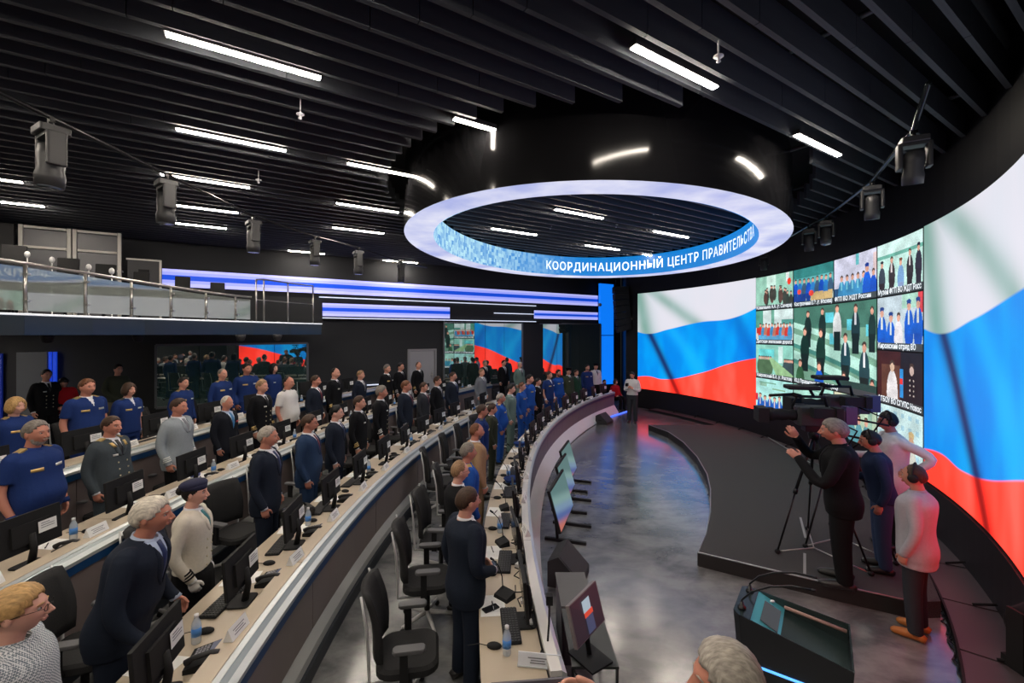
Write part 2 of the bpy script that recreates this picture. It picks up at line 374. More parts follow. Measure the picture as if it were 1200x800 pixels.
# arc-length table of the inner ellipse, text runs left to right as seen from below the ring
N = 721; A_ = np.linspace(0, 2 * PI, N); E_ = np.array([ringp(a, (RI[0] - .025, RI[1] - .025), 0)[:2] for a in A_])
scr_x = E_[:, 0] / E_[:, 1] * F + 600
far = [i for i in range(N) if E_[i, 1] > RC.y]
i0 = min([i for i in range(N) if E_[i, 1] > RC.y + 1.5], key=lambda i: abs(scr_x[i] - 640))
ds = np.r_[0, np.cumsum(np.hypot(*np.diff(E_, axis=0).T))]; TOT = ds[-1]
vv = np.array([v.co[:] for v in me.vertices]); Wd = vv[:, 0].max()
# which sense of angle runs to screen right from the start
sgn = 1 if scr_x[(i0 + 5) % (N - 1)] > scr_x[i0] else -1
i1 = min([i for i in range(N) if E_[i, 1] > 8.6 and E_[i, 0] > RC.x], key=lambda i: abs(scr_x[i] - 884))
span = abs(ds[i1] - ds[i0]); span = min(span, TOT - span); kx = span / Wd
for v in me.vertices:
    s = (ds[i0] + sgn * v.co.x * kx) % TOT; a = np.interp(s, ds, A_); p = ringp(a, (RI[0] - .03, RI[1] - .03), 5.16 + v.co.y * 1.0); v.co = p
me.materials.append(LEDW); ob('text_lettering', me, ring, kind='stuff')
# ------------------------------------------------------------------ LED wall
Z0, Z1 = .8, 4.8
AN = [math.radians(v) for v in (34.63, 7.60, -23.07, -50.2)]
def sgrid(a0, a1, z0, z1, nu, nv, off=0.):
    me = bpy.data.meshes.new('panel'); V = []; UV = []
    for j in range(nv + 1):
        for i in range(nu + 1):
            V.append(scr(a0 + (a1 - a0) * i / nu, SR - off, z0 + (z1 - z0) * j / nv)); UV.append((i / nu, j / nv))
    Fs = [(j * (nu + 1) + i, j * (nu + 1) + i + 1, (j + 1) * (nu + 1) + i + 1, (j + 1) * (nu + 1) + i) for j in range(nv) for i in range(nu)]
    me.from_pydata(V, [], Fs); uv = me.uv_layers.new(name='UVMap')
    for l in me.loops: uv.data[l.index].uv = UV[l.vertex_index]
    return me
def flagcol(nt):
    N = nt.nodes; L = nt.links.new
    uv = N.new('ShaderNodeUVMap'); uv.uv_map = 'UVMap'; sp = N.new('ShaderNodeSeparateXYZ'); L(uv.outputs[0], sp.inputs[0])
    def curve(pts, inp):
        c = N.new('ShaderNodeFloatCurve'); cm = c.mapping.curves[0]
        while len(cm.points) < len(pts): cm.points.new(.5, .5)
        for p, q in zip(cm.points, pts): p.location = q
        c.mapping.update(); L(inp, c.inputs['Value']); return c.outputs[0]
    def mth(op, a, bq=None, clamp=False):
        m = N.new('ShaderNodeMath'); m.operation = op; m.use_clamp = clamp
        for k, q in enumerate((a, bq)):
            if q is None: continue
            if isinstance(q, (int, float)): m.inputs[k].default_value = q
            else: L(q, m.inputs[k])
        return m.outputs[0]
    def edge(bc, s): return mth('ADD', mth('MULTIPLY', mth('SUBTRACT', sp.outputs['Y'], bc), s), .5, True)
    b1 = curve([(0, .595), (.1, .575), (.28, .62), (.55, .68), (.8, .70), (1, .77)], sp.outputs['X'])
    b2 = curve([(0, .12), (.1, .135), (.22, .12), (.55, .22), (.8, .33), (1, .39)], sp.outputs['X'])
    mw, mb_ = edge(b1, 120), edge(b2, 120)
    def streak(u0, u1, v0, v1, w):       # soft diagonal fold from (u0, v0) to (u1, v1)
        k = (u1 - u0) / (v1 - v0)
        line = mth('ADD', mth('MULTIPLY', mth('SUBTRACT', sp.outputs['Y'], v0), k), u0)
        d = mth('DIVIDE', mth('SUBTRACT', sp.outputs['X'], line), w)
        return mth('POWER', 2.718, mth('MULTIPLY', mth('MULTIPLY', d, d), -1))
    def mix(f, a, bq):
        m = N.new('ShaderNodeMix'); m.data_type = 'RGBA'
        L(f, m.inputs[0])
        for k, q in ((6, a), (7, bq)):
            if isinstance(q, tuple): m.inputs[k].default_value = q + (1,)
            else: L(q, m.inputs[k])
        return m.outputs[2]
    n = N.new('ShaderNodeTexNoise'); mp = N.new('ShaderNodeMapping'); mp.inputs['Scale'].default_value = (3.2, 1.1, 1); mp.inputs['Rotation'].default_value = (0, 0, .45)
    L(uv.outputs[0], mp.inputs[0]); L(mp.outputs[0], n.inputs['Vector']); n.inputs['Scale'].default_value = 1.6; n.inputs['Detail'].default_value = 2
    wv = N.new('ShaderNodeMapRange'); wv.inputs[1].default_value = .42; wv.inputs[2].default_value = .68; L(n.outputs['Fac'], wv.inputs[0])
    s1 = streak(.10, .36, .60, .0, .035); s2 = streak(.0, .08, 1.0, .6, .08); s3 = streak(.50, .16, .68, .98, .085); s4 = streak(.28, .62, .65, .15, .07); s5 = streak(.85, 1.0, .7, .35, .06)
    gray = mth('MULTIPLY', mth('MAXIMUM', mth('MULTIPLY', s2, .9), mth('MULTIPLY', s3, .75)), 1.0, True)
    white = mix(gray, srgb(224, 222, 232), srgb(112, 160, 146))
    white = mix(mth('MULTIPLY', wv.outputs[0], .3), white, srgb(206, 220, 230))
    blue = mix(wv.outputs[0], srgb(0, 136, 234), srgb(0, 176, 250))
    blue = mix(mth('MULTIPLY', s4, .7), blue, srgb(20, 178, 255)); blue = mix(mth('MULTIPLY', s5, .6), blue, srgb(0, 84, 190))
    blue = mix(mth('MULTIPLY', s1, .95), blue, srgb(22, 34, 92))
    red = mix(wv.outputs[0], (1.8, .06, .032), (2.0, .14, .10)); red = mix(mth('MULTIPLY', s1, .9), red, srgb(120, 10, 14))
    red = mix(mth('MULTIPLY', s5, .4), red, srgb(196, 30, 24))
    return mix(mw, mix(mb_, red, blue), white)
FLAG = emis('led_flag_picture', flagcol, SCREEN)
vw = thing('video_wall', 'giant curved LED video wall showing two waving white-blue-red flags and a grid of call tiles', 'video wall')
for a0, a1 in ((AN[0], AN[1]), (AN[2], AN[3])):
    me = sgrid(a0, a1, Z0, Z1, 40, 8); me.materials.append(FLAG); ob('flag_picture', me, vw)
mb = MB(); sarc(mb, math.radians(-50.6), math.radians(35.0), SR + .01, SR + .1, Z0 - .03, Z1 + .03, n=48); mb.build('cabinet_frame', BLACK, vw)
# conference tiles: flat pictures on the wall
def paint(wd, ht): return np.zeros((ht, wd, 3))
def R(im, x0, y0, x1, y1, c):       # fractions, y down
    h, w_ = im.shape[:2]; im[int(y0 * h):max(int(y0 * h) + 1, int(y1 * h)), int(x0 * w_):max(int(x0 * w_) + 1, int(x1 * w_))] = srgb(*c)
def Eo(im, cx, cy, rx, ry, c):
    h, w_ = im.shape[:2]; Y, X = np.mgrid[0:h, 0:w_]; X = (X + .5) / w_; Y = (Y + .5) / h
    im[((X - cx) / rx) ** 2 + ((Y - cy) / ry) ** 2 < 1] = srgb(*c)
def man(im, x, y, s, coat, legs=None, skin=(214, 160, 140), cap=None, shirt=None):
    """small figure: head at (x, y), scale s = head height as a fraction of the picture height"""
    k = im.shape[0] / im.shape[1]
    Eo(im, x, y + s * 3.0, s * 1.05 * k, s * 2.6, coat)
    if legs: R(im, x - s * .8 * k, y + s * 3.6, x + s * .8 * k, y + s * 6.5, legs)
    if shirt: R(im, x - s * .22 * k, y + s * .6, x + s * .22 * k, y + s * 2.4, shirt)
    Eo(im, x, y, s * .42 * k, s * .62, skin)
    Eo(im, x, y - s * .34, s * .43 * k, s * .36, cap or (70, 54, 46)); Eo(im, x, y + s * .12, s * .36 * k, s * .5, skin)
    if cap: Eo(im, x, y - s * .55, s * .5 * k, s * .26, cap)
def noise(im, a): im *= 1 + a * (rng.random(im.shape[:2] + (1,)) - .5); return im
def t_carriage(im):
    R(im, 0, 0, 1, 1, (150, 200, 180)); R(im, .3, 0, .55, .6, (196, 226, 214)); R(im, .82, 0, .9, .3, (230, 236, 234))
    for i in range(16):
        x = .05 + .9 * rng.random(); man(im, x, .35 + .55 * abs(x - .5) + .12 * rng.random(), .08, (52 + 50 * rng.random(), 66, 60), cap=(44, 58, 50))
    Eo(im, .9, .3, .05, .11, (238, 60, 40))
def t_group(im):
    R(im, 0, 0, 1, 1, (96, 176, 178)); R(im, 0, 0, 1, .3, (52, 130, 128)); R(im, 0, .74, 1, 1, (190, 214, 208))
    for i in range(9): man(im, .05 + .11 * i, .36 + .04 * rng.random(), .11, [(18, 80, 190), (40, 120, 190), (60, 90, 120)][i % 3], [(24, 60, 140), (206, 176, 120)][i > 3])
    Eo(im, .45, .78, .06, .09, (232, 70, 60)); Eo(im, .14, .7, .05, .08, (232, 80, 70))
def t_class(im):
    R(im, 0, 0, 1, 1, (206, 206, 226)); R(im, .52, 0, .6, .28, (100, 186, 192)); R(im, 0, .8, 1, 1, (40, 80, 120)); R(im, .93, .1, 1, .5, (214, 190, 190))
    for i in range(5): man(im, .18 + .13 * i, .55, .13, (60, 140, 190), shirt=(120, 200, 220))
    man(im, .78, .42, .16, (22, 92, 206), cap=(24, 60, 150)); man(im, .93, .55, .13, (20, 80, 190))
def t_museum(im):
    R(im, 0, 0, 1, 1, (190, 228, 218)); R(im, 0, 0, 1, .26, (206, 236, 230)); R(im, 0, .26, 1, .34, (110, 176, 160))
    for x, y, c, lg, cp in ((.1, .46, (56, 66, 80), (44, 36, 44), (40, 40, 50)), (.32, .4, (58, 50, 56), (50, 40, 46), None), (.52, .5, (116, 156, 200), (130, 150, 190), (120, 70, 50)), (.72, .36, (46, 42, 48), (40, 34, 40), None), (.91, .32, (48, 44, 62), (40, 34, 48), (40, 36, 56))):
        man(im, x, y, .115, c, lg, cap=cp, shirt=(220, 210, 210) if cp is None else None)
def t_railway(im):
    R(im, 0, 0, 1, 1, (206, 224, 222)); R(im, 0, 0, .2, .6, (80, 150, 130)); R(im, .42, 0, .5, .5, (110, 170, 150)); R(im, 0, .8, 1, 1, (206, 206, 196)); R(im, .7, .34, 1, .5, (90, 160, 150))
    for i in range(11): man(im, .12 + .08 * i, .5 + .03 * (i % 2), .1, [(206, 60, 50), (60, 140, 190), (190, 120, 100)][i % 3], (90, 160, 200))
    R(im, .02, .6, .14, .8, (200, 50, 40))
def t_office(im):
    R(im, 0, 0, 1, 1, (142, 206, 190)); R(im, .08, .16, .5, .42, (110, 214, 214)); R(im, .62, .05, .74, .6, (206, 234, 228))
    for i in range(6): man(im, .1 + .06 * i, .45, .1, (80, 110, 80)); man(im, .78 + .04 * i, .5, .09, (60, 80, 84))
    h, w_ = im.shape[:2]
    for j in range(h):
        for i in range(w_):
            x, y = i / w_, j / h
            if y > .45 and .35 + (y - .45) * .35 < x < .45 + (y - .45) * 1.1: im[j, i] = srgb(150, 190, 140)
def t_wall(im):
    R(im, 0, 0, 1, 1, (170, 226, 220)); R(im, .1, .12, .55, .16, (120, 170, 150)); R(im, .45, .3, .8, .34, (130, 170, 140)); R(im, .12, .16, .3, .26, (140, 180, 160))
    for i in range(7): man(im, .12 + .13 * i, .6 + .06 * (i % 2), .13, (30, 96, 190), shirt=(220, 200, 190))
    R(im, 0, .55, .06, .8, (214, 50, 70))
def t_board(im):
    R(im, 0, 0, 1, 1, (168, 220, 204)); R(im, .3, .1, .75, .13, (120, 170, 150)); R(im, .4, .2, .8, .22, (110, 150, 140))
    for i in range(7): man(im, .1 + .13 * i, .5, .13, (60, 150, 180)); 
    man(im, .08, .5, .2, (130, 200, 210))
def t_curtain(im):
    R(im, 0, 0, 1, 1, (190, 214, 186)); R(im, 0, 0, .18, 1, (206, 206, 176)); R(im, .8, 0, .9, 1, (150, 190, 170))
    for i in range(4): man(im, .25 + .17 * i, .5, .16, (90, 150, 160))
def t_logo(im):
    R(im, 0, 0, 1, 1, (196, 224, 224))
    for i in range(6):
        for j in range(4): R(im, .05 + i * .16, .08 + j * .22, .12 + i * .16, .16 + j * .22, (160, 200, 214))
    for x in (.2, .75): man(im, x, .5, .2, (190, 190, 180), skin=(200, 160, 130), cap=(206, 180, 130))
def t_cadets(im):
    R(im, 0, 0, 1, 1, (190, 206, 214)); R(im, .9, 0, 1, .4, (226, 70, 80)); R(im, .55, 0, .9, .3, (170, 214, 196))
    for x, y in ((.1, .34), (.3, .46), (.7, .24), (.9, .22)): man(im, x, y, .16, (14, 92, 200), (18, 82, 190), cap=(30, 66, 140), shirt=(210, 220, 220))
    man(im, .47, .46, .15, (226, 222, 226), (190, 200, 196))
def t_stage(im):
    R(im, 0, 0, 1, 1, (62, 26, 24)); R(im, .52, 0, 1, 1, (24, 24, 32)); R(im, .1, .3, .5, 1, (96, 60, 46)); R(im, .5, .35, .58, .95, (40, 140, 210)); R(im, .5, .55, .57, .68, (220, 50, 50))
    man(im, .33, .32, .19, (226, 222, 222), (222, 218, 214), skin=(220, 186, 160)); man(im, .76, .34, .19, (22, 22, 30), (18, 18, 24), skin=(206, 180, 170))
    for i in range(4): Eo(im, .72, .55 + i * .1, .012, .02, (200, 190, 180)); Eo(im, .8, .55 + i * .1, .012, .02, (200, 190, 180))
def t_hall(im):
    R(im, 0, 0, 1, 1, (118, 164, 140)); R(im, 0, 0, 1, .3, (70, 120, 104))
    h, w_ = im.shape[:2]
    for j in range(h):
        for i in range(w_):
            x, y = i / w_, j / h; s = y - x * .36
            if .02 < s - .18 < .10 or .36 < s < .50 or .60 < s < .72: im[j, i] = srgb(176, 222, 206)
            elif .5 < s < .56 or .72 < s < .78: im[j, i] = srgb(70, 136, 124)
    for x, y in ((.45, .37), (.88, .27), (.40, .1), (.66, .2)): R(im, x, y, x + .1, y + .13, (98, 206, 220))
    for x, y, s, c, sh in ((.18, .10, .07, (20, 44, 40), None), (.36, .08, .07, (22, 46, 42), None), (.54, .06, .08, (222, 226, 226), None), (.76, .08, .08, (26, 56, 62), (220, 220, 226)), (.95, .12, .07, (24, 54, 50), None),
                           (.14, .34, .085, (16, 50, 42), None), (.34, .36, .09, (18, 54, 44), None), (.64, .42, .09, (24, 66, 74), (226, 226, 230)), (.86, .52, .095, (30, 66, 72), (226, 226, 230)),
                           (.08, .78, .085, (48, 92, 62), None), (.32, .80, .095, (14, 90, 196), None), (.62, .88, .085, (90, 140, 120), (220, 226, 220)), (.95, .92, .09, (120, 150, 140), None)):
        man(im, x, y, s, c, (14, 36, 34) if y < .6 else None, shirt=sh, skin=(224, 164, 140))
    R(im, .55, .93, 1, 1, (40, 70, 66))
TILES = [(0, 0, 1, 1, t_carriage, 'Коваленко А.А. (г. Самара)'), (1, 0, 1, 1, t_group, 'Костромина Е.Э. (г. Москва)'), (2, 0, 1, 1, t_class, 'ФГП ВО ЖДТ России'), (3, 0, 1, 1, t_museum, 'Музей ФГП ВО ЖДТ Росс'),
         (0, 1, 1, 1, t_railway, 'Детская железная дорога'), (0, 2, 1, 1, t_office, 'Уваровский Б.А. (г. Ростов)'), (0, 3, 1, 1, t_wall, 'Приволжский ФГКУ ВО ЖДТ'), (1, 3, 1, 1, t_board, 'Волжский ф.'), (2, 3, 1, 1, t_curtain, ''), (3, 3, 1, 1, t_logo, ''),
         (3, 1, 1, 1, t_cadets, 'Кировский отряд ВО'), (3, 2, 1, 1, t_stage, 'ФГБОУ ВО СГУПС Новос'), (1, 1, 2, 2, t_hall, 'КЦ Правительства РФ (СЦ)')]
vcm = emis('led_call_picture', lambda nt: (lambda a: (setattr(a, 'attribute_name', 'Col'), a.outputs['Color'])[1])(nt.nodes.new('ShaderNodeAttribute')), SCREEN * 1.0)
CAPB = mat('caption_bar', srgb(52, 60, 62), .5, emit=1.0)
AC = [AN[1] + (AN[2] - AN[1]) * i / 4 for i in range(5)]
def place_text(me, a0, a1, z, margin, maxw):
    for v in me.vertices:
        a = a0 + (margin + v.co.x * maxw) / SR * -1; v.co = scr(a, SR - .018, z + v.co.y)
for cx, cy, cw, ch, fn, cap in TILES:
    big = cw == 2; W_, H_ = (216, 132) if big else (108, 66)
    im = paint(W_, H_); fn(im); lf = rng.random((8, 12)); lf = np.kron(lf, np.ones((H_ // 8 + 1, W_ // 12 + 1)))[:H_, :W_]; k5 = 5; lf = sum(np.roll(np.roll(lf, a_, 0), b_, 1) for a_ in range(-k5, k5 + 1) for b_ in range(-k5, k5 + 1)) / (2 * k5 + 1) ** 2; im = noise(im * (.72 + .56 * lf)[..., None], .34); im = np.clip(im, 0, 1)
    a0, a1 = AC[cx], AC[cx + cw]; za, zb = Z1 - (cy + ch) * 1.0, Z1 - cy * 1.0
    e = .0016; capz = .135
    me = sgrid(a0 - e, a1 + e, za + (capz if cap else .02), zb - .02, W_, H_, .008); me.name = 'call_picture'
    ca = me.color_attributes.new('Col', 'FLOAT_COLOR', 'CORNER'); flat = im[::-1].reshape(-1, 3)
    cols = np.repeat(np.c_[flat, np.ones(len(flat))], 4, axis=0).astype(np.float32); ca.data.foreach_set('color', cols.ravel())
    me.materials.append(vcm); o = ob('call_picture', me, vw)
    if cap:
        me = sgrid(a0 - e, a1 + e, za + .01, za + capz, 12, 1, .008); me.materials.append(CAPB); q = ob('caption_bar', me, o)
        t = textmesh(cap, .135, .002)
        wmax = max(v.co.x for v in t.vertices); lim = (abs(a1 - a0) * SR - .1); k = min(1, lim / wmax)
        place_text(t, a0, a1, za + .035, .05, k); t.materials.append(LEDW); ob('caption', t, o)
# matt plinth and raised tile strip in front of the wall
structure_pl = MB(); sarc(structure_pl, math.radians(-50), math.radians(36), SR - .02, SR + .1, .05, Z0 - .035, n=60)
structure(structure_pl.build('trim_1', mat('plinth_black', (.008, .008, .009), .5)))
mb = MB(); sarc(mb, math.radians(-50), math.radians(30), SR - .48, SR - .46, 0, .09, n=60); rs = structure(mb.build('trim_2', BLACK))
tile = mat('dark_burgundy_tile', (.075, .062, .068), .5)
for i in range(16):
    a0 = math.radians(-50 + i * 5); mb = MB(); sarc(mb, a0 + .0012, a0 + math.radians(5) - .0012, SR - .46, SR - .02, .0, .085, n=4); mb.build('tile', tile, rs)
mb = MB()
for i in range(0, 32, 2):
    a = math.radians(-50 + i * 2.5); mb.tube([scr(a, SR - .22, .1), scr(a, SR - .03, .16)], .014, 6)
mb.build('strut', BLACK, rs, kind='stuff')

# ------------------------------------------------------------------ far-wall displays, windows, door
LEDLAV = mat('led_lavender', srgb(150, 158, 240), .5, emit=1.0); LEDBLUE = mat('led_blue', srgb(14, 72, 206), .5, emit=.95); LEDPALE = mat('led_pale', srgb(176, 178, 240), .5, emit=1.0)
def ledstrip(lab, x0, x1, z0, z1, seq=((.0, .2, 2), (.2, .38, 0), (.38, .66, 1), (.66, .84, 0), (.84, 1., 2))):
    o = thing('led_strip', lab, 'led display')
    t0, t1 = wall_t(x0, .06), wall_t(x1, .06)
    fr = MB(); wbox(fr, t0 + .02, t1 - .02, z0 - .02, z1 + .02, .02, .05); fr.build('backing', BLACK, o)
    for a, bq, k in seq:
        m = MB(); wbox(m, t0, t1, z0 + (z1 - z0) * a, z0 + (z1 - z0) * bq, .06, .03); m.build('light_band', (LEDLAV, LEDBLUE, LEDPALE)[k], o)
ledstrip('long lavender and blue LED strip along top of the far wall', 190, 702, 4.50, 5.02)
ledstrip('shorter lavender and blue LED strip beside the balcony rail', 378, 527, 3.72, 4.17)
ledstrip('short lavender and blue LED strip next to the blue column', 626, 701, 3.80, 4.17)
def wline(nm, lab, x0, x1, z, h=.03, e=1.0):
    m = MB(); wbox(m, wall_t(x0, .05), wall_t(x1, .05), z, z + h, .05, .05)
    tag(m.build(nm, mat('line_light%.1f' % e, (.7, .76, .95), .4, emit=e)), lab, 'line light')
wline('line_light', 'thin pale light line under the long LED strip', 374, 628, 4.36)
wline('line_light', 'thin pale light line left of the short LED strip', 579, 626, 3.98)
wline('line_light', 'long pale light line above the windows', 378, 628, 3.64)
wline('line_light', 'thin white light line low on wall behind naval officers', 366, 446, wall_z(405, 453), .035, .9)
bc = thing('light_column', 'tall glowing blue panel column at the far right corner', 'light column')
zt = 5.62
for a, bq in ((.55, 3.0), (3.04, zt)):
    m = MB(); wbox(m, wall_t(702.5, .2), wall_t(718, .2), a, bq, .2, .12); m.build('blue_panel', mat('led_column_blue', srgb(12, 120, 244), .5, emit=1.0), bc)
m = MB(); wbox(m, wall_t(701, .1), wall_t(719, .1), .4, zt + .05, .1, .1); m.build('frame', BLACK, bc)
GLASS = bpy.data.materials.new('dark_reflecting_glass'); GLASS.use_nodes = True; nt = GLASS.node_tree
for n_ in list(nt.nodes): nt.nodes.remove(n_)
out = nt.nodes.new('ShaderNodeOutputMaterial'); g = nt.nodes.new('ShaderNodeBsdfGlossy'); g.inputs['Roughness'].default_value = .015; g.inputs['Color'].default_value = (.82, .86, .85, 1)
df = nt.nodes.new('ShaderNodeBsdfDiffuse'); df.inputs['Color'].default_value = (.05, .085, .08, 1); mxs = nt.nodes.new('ShaderNodeMixShader'); mxs.inputs[0].default_value = .55
nt.links.new(df.outputs[0], mxs.inputs[1]); nt.links.new(g.outputs[0], mxs.inputs[2]); nt.links.new(mxs.outputs[0], out.inputs[0])
FRAME = mat('grey_window_frame', (.16, .17, .18), .4, .4)
def glasswall(nm, x0, x1, z0, z1, npan, glass=GLASS, out_=.06):
    t0, t1 = wall_t(x0, out_), wall_t(x1, out_)
    m = MB()
    for tt in (t0, t1): wbox(m, tt - .03, tt + .03, z0, z1, out_, .08)
    for zz in (z0, z1): wbox(m, t0, t1, zz - .03, zz + .03, out_, .08)
    o = structure(m.build(nm, FRAME))
    for i in range(npan):
        a, bq = t0 + (t1 - t0) * i / npan, t0 + (t1 - t0) * (i + 1) / npan
        m = MB(); wbox(m, a - .006, bq + .006, z0 + .03, z1 - .03, out_, .02); m.build('pane', glass, o)
    return o
glasswall('window_1', 520, 612, .9, 3.58, 4)
def rotwin(o, x0, x1, ang, lift):
    # the glazing stands at a slight angle to the wall
    c = wallp((wall_t(x0) + wall_t(x1)) / 2, .06); Rm = Matrix.Translation((WN.x * lift, WN.y * lift, 0)) @ Matrix.Translation(c) @ Matrix.Rotation(math.radians(ang), 4, 'Z') @ Matrix.Translation(-c)
    for q in [o] + list(o.children): q.data.transform(Rm)
rotwin(glasswall('window_2', 627, 697, .9, 3.58, 3), 627, 697, -9, .15)
GLASS3 = GLASS.copy(); GLASS3.node_tree.nodes['Diffuse BSDF'].inputs[0].default_value = (.08, .17, .155, 1)
rotwin(glasswall('window_3', 185, 360, 1.0, 2.78, 4, GLASS3), 185, 360, 6, .34)
# grey service door
t0, t1 = wall_t(479, .06), wall_t(510, .06)
m = MB(); zt = wall_z(495, 410, .06)
for tt in (t0, t1): wbox(m, tt - .04, tt + .04, .3, zt, .06, .1)
wbox(m, t0 + .04, t1 - .04, zt - .04, zt + .04, .06, .1); dr = structure(m.build('door_1', mat('door_frame_grey', (.3, .3, .32), .5)))
m = MB(); wbox(m, t0 - .05, t1 + .05, .3, zt - .05, .05, .05); leaf = m.build('door_leaf', mat('door_leaf_grey', (.36, .36, .39), .5), dr)
m = MB(); wbox(m, t1 + .16, t1 + .12, 1.35, 1.6, .1, .03); wbox(m, t1 + .28, t1 + .12, 1.47, 1.5, .13, .02); m.build('handle', STEEL, leaf)
# dark joints of the wall cladding + slim ledge below the displays
m = MB(); wbox(m, wall_t(378), wall_t(702), 3.585, 3.63, .09, .18); structure(m.build('trim_3', BLACK))
m = MB(); wbox(m, wall_t(612.5, .03), wall_t(626.5, .03), .4, 3.6, .03, .06); structure(m.build('trim_4', WALLM))
# under the balcony: pale panel, blue light bars
m = MB(); wbox(m, wall_t(20, .1), wall_t(56, .1), .6, 2.62, .1, .1); structure(m.build('door_2', mat('back_panel_grey', (.1, .11, .13), .6)))
bl = thing('light_bar', 'blue vertical light bar on back wall below the balcony', 'light bar')
for a, bq in ((57.5, 60.5), (62.5, 66.5)):
    m = MB(); wbox(m, wall_t(a, .12), wall_t(bq, .12), .6, 2.62, .12, .1); m.build('light_tube', mat('led_deep_blue', srgb(20, 62, 190), .5, emit=.7), bl)
bl = thing('light_bar', 'dim blue vertical light bar at extreme left below the balcony', 'light bar')
m = MB(); wbox(m, wall_t(-4, .12), wall_t(2.5, .12), .6, 2.6, .12, .1); m.build('light_tube', mat('led_dim_blue', srgb(18, 34, 110), .5, emit=.5), bl)
# line-array loudspeaker and a small lamp right of the column
la = thing('line_array_speaker', 'black hanging line-array loudspeaker right of the glowing blue column', 'loudspeaker', atd(727, 336, 19.4))
for i in range(7):
    M_ = RX(0) @ RY(.0); z = -.15 - i * .275; MB().box((.035 * i * .6, 0, z), (.62, .45, .255), 0, RY(-.05 * i)).build('cabinet', BLACK, la)
MB().tube([(-.2, 0, .0), (-.2, 0, .75)], .012, 6).tube([(.2, 0, 0), (.2, 0, .75)], .012, 6).box((0, 0, -.01), (.6, .3, .03)).build('rigging', BLACKM, la)
wl = thing('wall_lamp', 'small shelf lamp on dark wall left of the LED wall', 'lamp', atd(737, 374, 19.3))
MB().box((0, 0, 0), (.42, .2, .05)).box((.1, 0, -.05), (.1, .1, .08)).build('body', DARK, wl); MB().box((-.05, -.05, .035), (.2, .1, .02)).build('glow_strip', mat('warm_glow', (1, .7, .5), .5, emit=1.), wl)
for zz in (4.35,):
    p = atd(703, 357, 21.5); ps = thing('wall_speaker', 'small round white speaker beside the top of blue column', 'loudspeaker', (p.x, p.y, p.z))
    MB().lathe([(.06, -.05), (.09, 0), (.06, .05)], 12, M=RX(PI / 2)).build('body', WHITE, ps)
